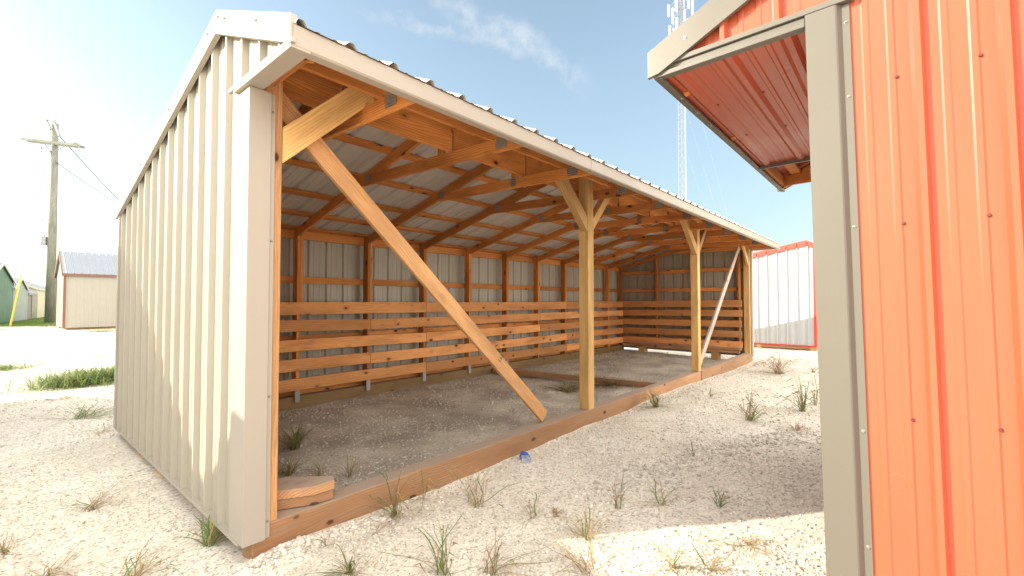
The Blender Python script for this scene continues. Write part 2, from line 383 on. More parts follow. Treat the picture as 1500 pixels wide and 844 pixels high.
mb = MB(); mb.prism([(6.685, 2.46), (6.697, 2.46), (6.697, roofz(6.69)-.004), (6.685, roofz(6.69)-.004)], 0, 1.06, 12.96); mb.box(1.0, 13.03, 6.80, 6.812, 2.46, 2.56); mb.box(1.07, 12.95, 6.682, 6.696, -.05, .24); part('rear_fascia', mb, M['trim'])
# roof sheets
d = V3((0, EF[0]-PK[0], EF[1]-PK[1])); Lf = d.length; d.normalize()
mb = MB(); mb.ribbed((0, *PK), (1, 0, 0), d, V3((0, -slf, 1)).normalized(), 1.0, 13.02, .28, 1.585, lambda u: (0, Lf), hmaj=.026)
for k in range(43):
    for t in (.08, .45, .85):
        mb.dome(V3((0, *PK))+V3((1.585+k*.28+.055, 0, 0))+d*(Lf*t), (0, -slf, 1), .006, .007, 1)
part('roof_panel', mb, [M['roof'], M['screw']])
d = V3((0, ER[0]-PK[0], ER[1]-PK[1])); Lr = d.length; d.normalize()
mb = MB(); mb.ribbed((0, *PK), (1, 0, 0), d, V3((0, -slr, 1)).normalized(), 1.0, 13.02, .28, 1.585, lambda u: (0, Lr), hmaj=.026); part('roof_panel', mb, M['roof'])
mb = MB(); mb.prism([(3.30, roofz(3.30)+.028), (3.45, 3.468), (3.62, roofz(3.62)+.028), (3.62, roofz(3.62)+.034), (3.45, 3.478), (3.30, roofz(3.30)+.034)], 0, 1.0, 13.02); part('ridge_cap', mb, M['trim'])
# trim: rakes
def rake(xa, xb):
    mb = MB(); hf, hr = .155, .12
    def z(y): return roofz(y)+.045
    mb.prism([(2.315, z(2.315)), (2.315, z(2.315)-hf+.02), (2.36, z(2.36)-hf), (3.46, 3.475-hf), (6.83, z(6.83)-hr), (6.83, z(6.83)), (3.45, 3.478)], 0, xa, xb)
    xo = xa if xa < 5 else xb; sg = -1 if xa < 5 else 1
    mb2 = mb
    for y in (2.75, 3.28, 3.40, 3.62, 4.6, 5.6): mb.dome((xo, y, z(y)-.05 if y != 3.4 else 3.41), (sg, 0, 0), .010, .010, 1)
    part('rake_trim', mb, [M['trim'], M['screw']], bevel=.004)
rake(.985, 1.02); rake(13.0, 13.035)
# fascia (cross-section in y,z)
mb = MB(); mb.prism([(2.305, 2.93), (2.316, 2.832), (2.325, 2.822), (2.375, 2.817), (2.375, 2.825), (2.33, 2.83), (2.323, 2.837), (2.313, 2.93)], 0, 1.0, 13.03); 
for k in range(1, 5): mb.prism([(2.303, 2.932), (2.314, 2.829), (2.3235, 2.819), (2.377, 2.814), (2.377, 2.817), (2.3235, 2.822), (2.3155, 2.832), (2.3045, 2.93)], 0, 1.0+k*2.9, 1.003+k*2.9)
part('fascia', mb, M['trim'])
# gable return soffit box
for xa, xb in ((.99, 1.095), (12.93, 13.03)):
    mb = MB(); mb.box(xa, xb, 2.318, 3.12, 2.816, 2.85); mb.box(xa-.004, xa+.02, 2.30, 3.20, 2.835, 2.862); part('soffit_trim', mb, M['trim'], bevel=.003)
# corner trim
def corner(xa, xb, s):
    mb = MB()
    mb.prism([(xa, 2.925), (xb-s*.03, 2.925), (xb-s*.028, 2.94), (xb, 2.94), (xb, 2.955), (xa+s*.012, 2.955), (xa+s*.012, 3.15), (xa, 3.15)], 2, .10, 2.812)
    for z in (.2, .95, 1.9, 2.7): mb.dome((xb-s*.014, 2.94, z), (0, -1, 0), .0055, .006, 1)
    part('corner_trim', mb, [M['trim'], M['screw']], bevel=.002)
corner(1.015, 1.17, 1); corner(13.01, 12.87, -1)
for xa, xb in ((1.012, 1.05), (12.97, 13.01)):
    mb = MB(); mb.box(xa, xb, 3.0, 6.74, .085, .108); part('base_trim', mb, M['trim'])
mb = MB(); mb.box(1.0, 1.06, 6.70, 6.76, .105, roofz(6.7)-.03); part('corner_trim', mb, M['trim'])

# offcuts stacked by the corner
def offcut(z0, z1, pts, label, m):
    o = MB(); o.prism([(p[0], p[1]) for p in pts], 2, z0, z1)
    c = V3((1.45, 3.0, z0)); o.v = [tuple(V3(p)-c) for p in o.v]
    # grain along the block
    o.g = [(p[0]*.8+p[1]*-.3+3, p[1]+5+z0, p[2]+2) for p in o.v]
    ob = o.build('wood_block', m, None, False, .003); ob.location = c
    tag(ob, label, 'wood block', 'timber offcuts stacked on the sill')
A_, B_, C_, D_, E_ = [(1.235, 3.094), (1.458, 2.965), (1.60, 2.968), (1.635, 3.05), (1.40, 3.28)]
offcut(.185, .247, [A_, (B_[0]+.01, B_[1]+.008), (C_[0]-.005, C_[1]+.005), D_, E_, (1.235, 3.27)], 'lower timber offcut of the small stack beside the near corner post', M['sill'])
offcut(.250, .308, [A_, B_, C_, D_, E_, (1.235, 3.28)], 'upper timber offcut with angled end on top of the stack at the corner post', M['sill'])

# ------------------------------------------------------------------ red shed (right)
RS = empty('red_shed', (2.45, .246, 0), (R(-1.0), 0, 0))
tag(RS, 'red ribbed metal shed with taupe corner trim close to the camera', 'shed')
def rp(name, mb, mats, label=None, bevel=0):      # mb in local coords: x from the wall plane, y from the front corner
    o = mb.build(name, mats, RS, False, bevel)
    if label: o['label'] = label
    return o
def rz(y): return 3.40+(y+.40)*(-.44) if y > -.40 else 3.40+(y+.40)*.267    # peak at y=-.40 behind the front plane
mb = MB()
mb.ribbed((0, 0, 0), (0, 1, 0), (0, 0, 1), (-1, 0, 0), -3.65, -.135, .243, -.354, lambda u: (.10, rz(u)-.02), hmaj=.032, wmaj=.017, ramp_=.006)
mb.quad((0, -.135, .10), (0, -.02, .10), (0, -.02, rz(-.02)-.02), (0, -.135, rz(-.135)-.02))
mb.ribbed((0, 0, 0), (0, 1, 0), (0, 0, 1), (-1, 0, 0), -.02, .72, .243, -.354, lambda u: (2.86, rz(u)-.02), hmaj=.032, wmaj=.017, ramp_=.006)
for z in (.2, 1.05, 1.845, 2.455):
    for k in range(-11, 2):
        y = -.354+k*.243+.068
        if y < -.14: mb.dome((0, y, z), (-1, 0, 0), .0062, .009, 1)
rp('end_wall_panel', mb, [M['red'], M['redscrew']])
mb = MB(); mb.ribbed((3.4, 0, 0), (0, 1, 0), (0, 0, 1), (1, 0, 0), -3.65, -.02, .262, -.366, lambda u: (.1, rz(u)-.02)); rp('end_wall_panel', mb, M['red'])
mb = MB(); mb.ribbed((0, -3.65, 0), (1, 0, 0), (0, 0, 1), (0, -1, 0), 0, 3.4, .277, .1, lambda u: (.1, rz(-3.65)-.02)); rp('rear_wall_panel', mb, M['red'])
# corner trim, profile in x,y
mb = MB(); mb.prism([(-.034, .02), (-.034, -.092), (-.030, -.098), (-.010, -.114), (-.010, -.142), (-.004, -.142), (-.004, -.108), (-.024, -.09), (-.024, .012), (.10, .012), (.10, .02)], 2, .02, 2.8335)
for z in (.5, .98, 1.85, 2.42, 2.75): mb.dome((-.010, -.128, z), (-1, 0, 0), .0055, .007, 1)
rp('corner_trim', mb, [M['taupe'], M['screw']], 'taupe corner trim', .0015)
# soffit box
mb = MB(); mb.box(-.036, .0, -.16, .73, 2.835, 2.862); mb.box(-.022, .018, .022, .725, 2.808, 2.833); mb.box(-.034, .012, .022, .73, 2.782, 2.8075); rp('soffit_trim', mb, M['taupe'], bevel=.002)
mb = MB(); mb.ribbed((0, 0, 2.80), (0, 1, 0), (1, 0, 0), (0, 0, -1), -.05, .70, .262, .10, lambda u: (.01, 2.236), hmaj=.016)
for x in (.6, 1.3):
    for y in (.02, .29, .55): mb.dome((x, y+.03, 2.80), (0, 0, -1), .006, .007, 1)
rp('soffit_panel', mb, [M['red'], M['redscrew']])
mb = MB(); mb.box(2.235, 2.26, -.05, .70, 2.765, 2.80); rp('soffit_trim', mb, M['taupe'])
mb = MB(); mb.prism([(.715, 2.78), (.735, 2.78), (.75, 2.93), (.73, 2.93)], 0, -.03, 3.45); mb.box(-.02, 3.44, .69, .714, 2.775, 2.79)
for k in range(12): mb.dome((.3+k*.28, .703, 2.775), (0, 0, -1), .008, .006, 1)
rp('fascia', mb, [M['taupe'], M['screw']])
def rrake(xa, xb):
    mb = MB(); mb.prism([(.765, rz(.765)+.045), (.765, rz(.765)-.10), (.70, rz(.70)-.12), (-.40, 3.30), (-3.72, rz(-3.72)-.09), (-3.72, rz(-3.72)+.045), (-.40, 3.448)], 0, xa, xb)
    for y in (.55, .25, -.1): mb.dome((xa, y, rz(y)-.045), (-1, 0, 0), .007, .007, 1)
    rp('rake_trim', mb, [M['taupe'], M['screw']], bevel=.003)
rrake(-.05, -.028); rrake(3.42, 3.45)
for sgn in (0, 1):
    mb = MB(); a, b_ = ((-.40, .75) if sgn == 0 else (-.40, -3.70)); d = V3((0, b_-a, rz(b_)-rz(a))); Ln = d.length; d.normalize()
    nn = V3((0, -d.z, d.y)) if sgn == 0 else V3((0, d.z, -d.y))
    mb.ribbed((0, a, rz(a)), (1, 0, 0), d, nn, -.03, 3.43, .277, .1, lambda u: (0, Ln), hmaj=.022); rp('roof_panel', mb, M['red'])
for k in range(4):
    mb = MB(); x = .3+k*1.0; mb.beam((x, .70, 2.86), (x, -3.6, 2.86), (0, 0, 1), .10, .038); mb.beam((x, .7, rz(.7)-.09), (x, -.4, rz(-.4)-.1), (0, 0, 1), .09, .036); mb.beam((x, -.4, rz(-.4)-.11), (x, -3.6, rz(-3.6)-.11), (0, 0, 1), .09, .036)
    rp('roof_truss', mb, M['pine'])
for y in (.55, .1, -.35, -.9, -2., -3.):
    mb = MB(); mb.box(.0, 3.4, y-.045, y+.045, rz(y)-.065, rz(y)-.03); rp('purlin', mb, M['pine'])
mb = MB(); mb.box(2.3, 3.4, .05, .09, 2.83, 3.0); mb.box(2.27, 3.4, .665, .70, 2.806, 2.90); mb.box(.03, 3.37, -.06, -.02, 2.83, 3.0); rp('header_board', mb, M['pine'])
mb = MB(); mb.box(.01, .13, -.14, -.002, .02, 2.85); rp('post', mb, M['post'])
mb = MB(); mb.box(3.26, 3.38, -.14, -.002, .02, 2.85); rp('post', mb, M['post'])
mb = MB(); mb.box(.004, 3.39, -.14, -.01, -.08, .12); rp('front_sill', mb, M['sill'])
mb = MB(); mb.box(.0, 3.4, -3.62, -3.5, -.08, .12); rp('rear_skid', mb, M['sill'])

# ------------------------------------------------------------------ white shed with red trim (far right)
WS = empty('white_shed', (16.5, 2.0, 0)); tag(WS, 'white ribbed metal shed with bright red trim beyond the open shed', 'shed')
def wz(y): return 3.33+(y-.22)*(.44) if y < .22 else 3.33+(y-.22)*(-.2)
mb = MB(); mb.ribbed((0, 0, 0), (0, 1, 0), (0, 0, 1), (-1, 0, 0), 0, 4.2, .279, .19, lambda u: (.15, wz(u)), hmaj=.06, wmaj=.016, ramp_=.003, hmin=.008); mb.build('end_wall_panel', M['white'], WS)
mb = MB(); mb.ribbed((7.5, 0, 0), (0, 1, 0), (0, 0, 1), (1, 0, 0), 0, 4.2, .279, .19, lambda u: (.15, wz(u))); mb.build('end_wall_panel', M['white'], WS)
mb = MB(); mb.ribbed((0, 4.2, 0), (1, 0, 0), (0, 0, 1), (0, 1, 0), 0, 7.5, .279, .19, lambda u: (.15, wz(4.2))); mb.build('rear_wall_panel', M['white'], WS)
mb = MB(); mb.ribbed((0, 0, 0), (1, 0, 0), (0, 0, 1), (0, -1, 0), 0, 7.5, .279, .19, lambda u: (.15, wz(0))); mb.build('front_wall_panel', M['white'], WS)
mb = MB(); mb.prism([(-.25, wz(-.25)+.04), (-.25, wz(-.25)-.11), (.22, wz(.22)-.12), (4.3, wz(4.3)-.11), (4.3, wz(4.3)+.04), (.22, wz(.22)+.05)], 0, -.06, -.02); mb.build('rake_trim', M['redtrim'], WS)
mb = MB(); mb.box(-.03, .0, -.02, .05, .12, wz(0)-.06); mb.build('corner_trim', M['redtrim'], WS)
mb = MB(); mb.box(-.035, .0, .0, 4.2, .115, .155); mb.build('base_trim', M['redtrim'], WS)
for a, b_ in ((-.25, .22), (4.3, .22)):
    mb = MB(); d = V3((0, b_-a, wz(b_)-wz(a))); Ln = d.length; d.normalize(); mb.ribbed((0, a, wz(a)+.02), (1, 0, 0), d, (0, 0, 1), -.05, 7.55, .279, .1, lambda u: (0, Ln)); mb.build('roof_panel', M['white'], WS)
for y0_, y1_ in ((.02, .16), (1.5, 1.64), (2.6, 2.74), (4.0, 4.14)):
    mb = MB(); mb.box(-.02, 7.5, y0_, y1_, -.05, .11); mb.build('skid', M['post'], WS)
mb = MB(); mb.box(-.01, .06, .0, 4.2, .03, .112); mb.build('floor_joist', M['sill'], WS)

# ------------------------------------------------------------------ far sheds on the left
def gsh(name, label, P, yaw, Lx, Wy, hw, hr, wallm, roofm, trimm, ridge='x', over=.15, door=None, group=None, zb=0.06, seams=.3, skirt=True):
    """box shed: local x along the face seen, local y away from it; P = near-left base corner"""
    r = empty(name, (P[0], P[1], 0), (0, 0, yaw)); tag(r, label, 'shed', group)
    def zt(x, y):
        if ridge == 'x': return hw+(hr-hw)*(1-abs(y-Wy/2)/(Wy/2))
        return hw+(hr-hw)*(1-abs(x-Lx/2)/(Lx/2))
    mb = MB()
    mb.ribbed((0, 0, 0), (1, 0, 0), (0, 0, 1), (0, -1, 0), 0, Lx, seams, seams*.5, lambda u: (zb, zt(u, 0)), hmaj=.012, wmaj=.012)
    mb.ribbed((0, Wy, 0), (1, 0, 0), (0, 0, 1), (0, 1, 0), 0, Lx, seams, seams*.5, lambda u: (zb, zt(u, Wy)), hmaj=.012, wmaj=.012)
    for x, s in ((0, -1), (Lx, 1)):
        mb.ribbed((x, 0, 0), (0, 1, 0), (0, 0, 1), (s, 0, 0), 0, Wy, seams, seams*.5, lambda u, x=x: (zb, zt(x, u)), hmaj=.012, wmaj=.012)
    mb.build('wall', wallm, r)
    mb = MB()
    if ridge == 'x':
        for s in (0, 1):
            y0, y1 = (Wy/2, -over) if s == 0 else (Wy/2, Wy+over); z1 = hw-(hr-hw)*over/(Wy/2)
            d = V3((0, y1-y0, z1-hr)); Ln = d.length; d.normalize()
            mb.ribbed((0, y0, hr+.05), (1, 0, 0), d, V3((0, -d.z*(-1 if s == 0 else 1), abs(d.y))).normalized(), -over, Lx+over, .29, .05, lambda u: (0, Ln), hmaj=.03, wmaj=.012)
        ro = mb.build('roof', roofm, r)
        t = MB(); t.box(-over, Lx+over, -over-.02, -over+.02, z1-.08, z1+.05); t.box(-over, Lx+over, Wy+over-.02, Wy+over+.02, z1-.08, z1+.05)
        for x in (-over, Lx+over):
            t.prism([(-over, z1+.06), (-over, z1-.08), (Wy/2, hr-.09), (Wy+over, z1-.08), (Wy+over, z1+.06), (Wy/2, hr+.07)], 0, x-.02, x+.02)
    else:
        for s in (0, 1):
            x0, x1 = (Lx/2, -over) if s == 0 else (Lx/2, Lx+over); z1 = hw-(hr-hw)*over/(Lx/2)
            d = V3((x1-x0, 0, z1-hr)); Ln = d.length; d.normalize()
            mb.ribbed((x0, 0, hr+.05), (0, 1, 0), d, (0, 0, 1), -over, Wy+over, .29, .05, lambda u: (0, Ln), hmaj=.03, wmaj=.012)
        ro = mb.build('roof', roofm, r)
        t = MB()
        for y in (-over, Wy+over):
            if t.v: t.build('roof_trim', trimm, r); t = MB()
            t.prism([(-over, z1+.06), (-over, z1-.10), (Lx/2, hr-.11), (Lx+over, z1-.10), (Lx+over, z1+.06), (Lx/2, hr+.07)], 1, y-.02, y+.02)
    o_ = t.build('roof_trim', trimm, r)
    for x, y in ((0, 0), (Lx, 0), (0, Wy), (Lx, Wy)):
        t = MB(); t.box(x-.05, x+.05, y-.05, y+.05, zb, zt(x, y)-.01); t.build('corner_trim', trimm, r)
    if skirt:
        t = MB(); t.box(.1, Lx-.1, .1, .22, -.1, zb); t.box(.1, Lx-.1, Wy-.22, Wy-.1, -.1, zb); t.build('skid', M['rearsill'], r)
    if door:
        x0, x1, h, face = door
        t = MB()
        if face == 'f': t.box(x0, x1, -.05, -.016, zb+.02, h)
        else: t.box(Lx+.016, Lx+.05, x0, x1, zb+.02, h)
        dd = t.build('door', trimm, r)
    return r
mk = lambda n, c, **k: painted(n, c, **k)
M['tan'] = mk('tan_siding', (.33, .31, .26)); M['brown'] = mk('brown_trim', (.17, .075, .05)); M['bluegrey'] = mk('blue_grey_metal_roof', (.26, .29, .33), rough=.3)
M['green'] = mk('green_siding', (.10, .19, .135)); M['greyg'] = mk('grey_green_siding', (.30, .34, .32)); M['taupew'] = mk('taupe_siding', (.25, .225, .19)); M['cream2'] = mk('pale_cream_siding', (.58, .53, .40))
gsh('storage_shed', 'tan sided storage shed with brown trim and blue-grey metal roof', (2.79, 32.6), 0, 6.2, 3.6, 2.93, 4.15, M['tan'], M['bluegrey'], M['brown'], zb=.12, over=.1)
# the row beyond: faces lie on one line through P0 with heading 78.5 deg
P0 = un(18, 472.5); hd = R(78.5); Dv = V3((math.cos(hd), math.sin(hd), 0))
def online(px):
    r = fwd+rgt*((px-750)/FPX); a = V3((r.x, r.y)); # P0+Dv*t = s*a
    det = Dv.x*(-a.y)+a.x*Dv.y
    return (-(P0.x)*(-a.y)+ -a.x*P0.y*1)/det if abs(det) > 1e-9 else 0
def atx(px):
    r = fwd+rgt*((px-750)/FPX)
    # solve P0 + D t = r s in the ground plane
    A = np.array([[Dv.x, -r.x], [Dv.y, -r.y]]); t, s = np.linalg.solve(A, np.array([-P0.x, -P0.y])); return t
def rowshed(px0, px1, **k):
    t0, t1 = atx(px0), atx(px1); P = P0+Dv*t0
    return P, t1-t0
t1 = 0; P = P0-Dv*6.4
gsh('storage_shed', 'dark green sided shed with white trim at the left edge', P, hd, 6.4, 4, 2.72, 3.9, M['green'], M['bluegrey'], M['white'], ridge='y', over=.12)
ta, tb = atx(19.5), atx(39.5)
gsh('storage_shed', 'grey-green sided shed between the dark green and the taupe sheds', P0+Dv*ta, hd, tb-ta, 4, 2.35, 3.15, M['greyg'], M['bluegrey'], M['white'], ridge='y', over=.1)
ta, tb = atx(40.5), atx(53)
gsh('storage_shed', 'taupe shed with a darker door and pale blue roof right of the grey-green shed', P0+Dv*ta, hd, tb-ta, 3.5, 2.1, 3.3, M['taupew'], M['bluegrey'], M['taupew'], ridge='x', over=.1, door=((tb-ta)*.45, (tb-ta)*.98, 1.95, 'f'))
ta, tb = atx(54.5), atx(76)
gsh('storage_shed', 'pale cream sided shed just left of the utility pole', P0+Dv*ta, hd, tb-ta, 4, 2.5, 3.4, M['cream2'], M['bluegrey'], M['cream2'], ridge='x', over=.1)
ta = atx(77.5)
gsh('storage_shed', 'small white shed seen right of the utility pole foot', P0+Dv*(ta+.5), hd, 8, 4, 2.45, 3.0, M['white'], M['bluegrey'], M['taupew'], ridge='x', over=.1, door=(5, 7.5, 2.0, 'f'))
tt = atx(83.5)
gsh('storage_shed', 'most distant taupe and white shed at the end of the row', P0+Dv*(tt+3), hd, 14, 4, 2.4, 3.0, M['taupew'], M['bluegrey'], M['white'], ridge='x', over=.1)

# shed added unseen left of the frame so its roof shades the gable wall
gsh('storage_shed', 'tan shed added unseen left of the view to shade the cream gable', (-9.6, 7.5), 0, 9.0, 3.6, 2.7, 3.60, M['tan'], M['bluegrey'], M['brown'], zb=.1, over=.12)

# small gambrel shed added outside the view, shaped to shade near corner and yard
def ca(c, a): return V3((.65*c-.76*a, .76*c+.65*a, 0))
GB = empty('shade_shed', ca(0, 5.0), (0, 0, math.atan2(.76, .65))); tag(GB, 'small grey-green gambrel shed added unseen left of the view to shade the near corner', 'shed')
mb = MB(); mb.prism([(.62, .06), (2.80, .06), (2.80, 1.74), (2.98, 2.42), (1.7, 2.66), (.44, 2.42), (.62, 1.74)], 1, .02, 1.5); mb.build('wall', M['greyg'], GB)
for pts in ([(3.43, 1.83), (3.03, 2.50), (1.7, 2.73), (1.7, 2.66), (2.98, 2.44), (3.22, 1.90), (2.74, 1.62), (2.80, 1.56), (3.40, 1.76)], [(-.03, 1.83), (.37, 2.50), (1.7, 2.73), (1.7, 2.66), (.42, 2.44), (.18, 1.90), (.66, 1.62), (.60, 1.56), (0, 1.76)]):
    mb = MB(); mb.prism(pts, 1, -.08, 1.6); mb.build('roof', M['bluegrey'], GB)
mb = MB(); mb.box(1.2, 2.2, -.02, .018, .1, 1.7); mb.build('door', M['white'], GB)
mb = MB(); mb.box(.7, 2.7, .1, .2, -.05, .058); mb.box(.7, 2.7, 1.3, 1.4, -.05, .058); mb.build('skid', M['rearsill'], GB)

# ------------------------------------------------------------------ utility pole
M['polewood'] = wood('weathered_pole', (.27, .275, .23), (.19, .195, .16), knots=False, weather=.3)
M['porc'] = plain('insulator_grey', (.55, .55, .55), .3); M['wire'] = plain('dark_wire', (.12, .12, .12), .5)
PB = un(73, 473.5); PB.z = 0
D0 = (PB-CAM).dot(fwd)
def atdepth(px, py, dep=D0):
    r = fwd + rgt*((px-750)/FPX) + upv*((422-py)/FPX); return CAM+r*dep
UP = empty('utility_pole', PB); tag(UP, 'tall weathered wooden utility pole with crossarm behind the lawn', 'utility pole')
def up(name, mb, m, par=None, label=None, smooth=False):
    mb.v = [tuple(V3(p)-PB) for p in mb.v]; o = mb.build(name, m, par or UP, smooth)
    if label: o['label'] = label
    return o
sc_ = D0/FPX
Hp = atdepth(76, 178).z
mb = MB(); mb.tube(PB+V3((0, 0, -.3)), (PB.x, PB.y, Hp), 5.9*sc_, 14, r1=3.9*sc_); up('pole', mb, M['polewood'], smooth=True)
a = atdepth(36, 205); c = atdepth(119, 214.5)
for s in (-1, 1):
    mb = MB(); off = fwd*(s*.22); off.z = 0; mb.beam(a+off, c+off, (0, 0, 1), .16, .11); up('crossarm', mb, M['polewood'])
mb = MB(); mb.beam(atdepth(67.5, 176), atdepth(74, 190), fwd, .1, .12); mb.beam(atdepth(79, 178), atdepth(87, 199), fwd, .1, .12); up('bracket', mb, M['steel'])
for q0, q1 in (((57, 215), (74, 223)), ((95, 214), (80, 222)), ((66, 212), (74, 222))):
    mb = MB(); mb.tube(atdepth(*q0), atdepth(*q1), .035); up('arm_brace', mb, M['steel'])
for (x, y) in ((68.5, 173.5), (79.5, 176), (110, 207), (115.5, 209.5)):
    mb = MB(); p = atdepth(x, y)
    for k in range(3): mb.tube(p+V3((0, 0, k*.1-.12)), p+V3((0, 0, k*.1-.05)), .13-.02*k, 10, r1=.07)
    mb.tube(p+V3((0, 0, -.32)), p, .03); up('insulator', mb, M['porc'])
mb = MB(); p = atdepth(59, 215); mb.tube(p, p+V3((0, 0, -.35)), .09, 8); up('cutout_fuse', mb, M['porc'])
mb = MB(); p = atdepth(64.5, 353); mb.tube(p+V3((0, 0, -.28)), p+V3((0, 0, .28)), .21, 12); mb.tube(p+V3((0, 0, .28)), p+V3((0, 0, .45)), .05); mb.box(p.x-.05, p.x+.35, p.y-.03, p.y+.03, p.z-.03, p.z+.05); up('transformer', mb, M['steel'])
mb = MB(); mb.tube(atdepth(60, 320), atdepth(63, 325), .04); mb.tube(atdepth(63, 325), atdepth(71, 321), .02); up('lamp_bracket', mb, M['steel'])
def wire(name, pts, r, label, m=M['wire'], grp=None, sag=0, cat='wire'):
    mb = MB()
    base = V3(pts[0])
    n = 12; P_ = []
    for a_, b2 in zip(pts[:-1], pts[1:]):
        for i in range(n+1):
            k = i/n; q = V3(a_).lerp(V3(b2), k); q.z -= sag*4*k*(1-k); P_.append(q)
    for q, w in zip(P_[:-1], P_[1:]):
        if (q-w).length > 1e-4: mb.tube(q-base, w-base, r, 4)
    o = mb.build(name, m); o.location = base; tag(o, label, cat, grp); return o
left_far = lambda y: atdepth(-260, y, D0*1.15)
G = 'overhead lines at the utility pole'
wire('power_line', [atdepth(68, 176), left_far(150)], .03, 'topmost overhead wire running left from the pole top', grp=G, sag=.6)
wire('power_line', [atdepth(67, 182), left_far(158)], .03, 'second overhead wire running left from below the pole top', grp=G, sag=.6)
wire('power_line', [atdepth(73, 195), left_far(180)], .03, 'third overhead wire running left just above the crossarm', grp=G, sag=.6)
wire('power_line', [atdepth(68, 231), left_far(218)], .026, 'lowest overhead wire running left below the crossarm', grp=G, sag=.4)
wire('power_line', [atdepth(86, 198), atdepth(260, 372, D0*1.5)], .03, 'overhead wire falling right from the upper bracket toward the cream shed', grp=G, sag=.4)
wire('power_line', [atdepth(80, 236), atdepth(260, 345, D0*1.6)], .026, 'overhead wire falling right from below the crossarm', grp=G, sag=.4)
gb = un(14.5, 478.5); gt = atdepth(69, 233)
k = .0; gd = gt-gb; 
gm = gb+gd*(.275)
wire('guy_wire', [gm, gt], .02, 'thin steel guy wire slanting from the pole down to its yellow guard')
mb = MB(); mb.tube((0, 0, -.05), gm-gb, .042, 8); o = mb.build('guy_guard', plain('yellow_plastic', (.75, .48, .03), .5)); o.location = gb; tag(o, 'yellow plastic guy wire guard slanting up from the lawn', 'guy guard')

# ------------------------------------------------------------------ communications tower
M['tower'] = plain('tower_steel', (.27, .28, .30), .5); M['antenna'] = plain('antenna_white', (.78, .78, .78), .4)
TD = 62.0; tb_ = CAM+(fwd+rgt*((1001-750)/FPX))*TD; tb_.z = 0
CT = empty('communications_tower', tb_); tag(CT, 'tall lattice communications tower with antennas against the sky', 'tower')
tw = .48; hh = 46.0
legs = [V3((tw*math.cos(t), tw*math.sin(t), 0)) for t in (R(20), R(140), R(260))]
mb = MB()
for l in legs: mb.tube(l, l+V3((0, 0, hh)), .038, 5)
z = 0
while z < hh-.5:
    for i in range(3):
        a, b_ = legs[i], legs[(i+1) % 3]
        mb.tube(a+V3((0, 0, z)), b_+V3((0, 0, z+.5)), .016, 4); mb.tube(b_+V3((0, 0, z+.5)), a+V3((0, 0, z+1.0)), .016, 4)
        mb.tube(a+V3((0, 0, z)), b_+V3((0, 0, z)), .02, 4)
    z += 1.0
mb.build('mast', M['tower'], CT)
for zc, rad in ((38.8, 1.35), (41.8, 1.5)):
    mb = MB(); P_ = [V3((rad*math.cos(R(a)), rad*math.sin(R(a)), zc)) for a in range(0, 360, 60)]
    for i in range(6):
        for dz in (-.5, .5): mb.tube(P_[i]+V3((0, 0, dz)), P_[(i+1) % 6]+V3((0, 0, dz)), .03, 4)
        mb.tube(P_[i]+V3((0, 0, -.5)), V3((0, 0, zc+.3)), .03, 4); mb.tube(P_[i]+V3((0, 0, .5)), V3((0, 0, zc+.5)), .03, 4)
    mb.build('platform', M['tower'], CT)
    for i in range(6):
        mb = MB(); p = P_[i]*1.06; p.z = zc; q = 1.1 if i % 2 else .8
        mb.box(p.x-.14, p.x+.14, p.y-.10, p.y+.10, zc-q, zc+q); mb.build('antenna', M['antenna'], CT)
mb = MB(); mb.tube((.55, -.3, 0), (.55, -.3, 44), .05, 5); mb.build('cable_run', M['antenna'], CT)
for k, (z0, e) in enumerate(((30, 8.5), (37, 9.5), (24, 7.5))):
    p = tb_+V3((0, 0, z0)); q = tb_+rgt*e
    wire('guy_wire', [p, q], .009, ['middle guy wire of the lattice tower falling right', 'highest guy wire of the lattice tower falling right', 'lowest guy wire of the lattice tower falling right', 'guy wire of the lattice tower falling away to the left'][k], m=M['tower'], grp='tower guy wires')

# ------------------------------------------------------------------ ground
def fbm(x, y):
    z = np.zeros_like(x)
    for f, a, p, q in ((.35, .030, .3, 1.1), (.8, .018, 2.1, .4), (1.9, .010, 4.2, 3.3), (4.3, .006, 1.7, 5.1), (9.1, .0035, .2, 2.2)):
        z += a*np.sin(f*x*1.3+p+1.7*np.sin(f*y*.9+q))*np.cos(f*y*1.1+q*1.3+1.3*np.sin(f*x*.7+p))
    return z
def gz(x, y):
    x = np.asarray(x, float); y = np.asarray(y, float)
    near = np.clip(1.6-np.hypot(x-4, y-3)/14, 0, 1)
    z = fbm(x, y)*near*1.15
    # gravel banked against the near corner, a worn channel along the front sill
    z += .05*np.exp(-((x-1.25)**2/.10+(y-2.88)**2/.012))
    z -= .03*np.exp(-((x-2.2)**2/.5+(y-2.8)**2/.03))
    z -= .022*np.exp(-((y-2.86)**2)/.02)*(x > 2.5)*(x < 13)
    z += .06*np.exp(-((x-2.9)**2/.5+(y-5.9)**2/.10)) - .06*np.exp(-((x-6.3)**2/.25+(y-4.0)**2/.12))
    return z
def graded(c, n, mx, fine):
    t = np.linspace(-1, 1, n); s = np.sign(t)*(fine*np.abs(t)+(mx-fine)*np.abs(t)**6); return s+c
gx = graded(4.5, 420, 700, 11); gy = graded(3.5, 420, 700, 11)
GX, GY = np.meshgrid(gx, gy, indexing='ij'); GZ = gz(GX, GY)
nx, ny = GX.shape
vv_ = np.stack([GX, GY, GZ], -1).reshape(-1, 3)
i = np.arange(nx-1)[:, None]*ny+np.arange(ny-1)[None, :]
ff = np.stack([i, i+ny, i+ny+1, i+1], -1).reshape(-1, 4)
me = bpy.data.meshes.new('gravel_ground'); me.from_pydata(vv_.tolist(), [], ff.tolist()); me.polygons.foreach_set('use_smooth', [True]*len(me.polygons))
mg, nt, b = mat('crushed_limestone'); M['ground'] = mg
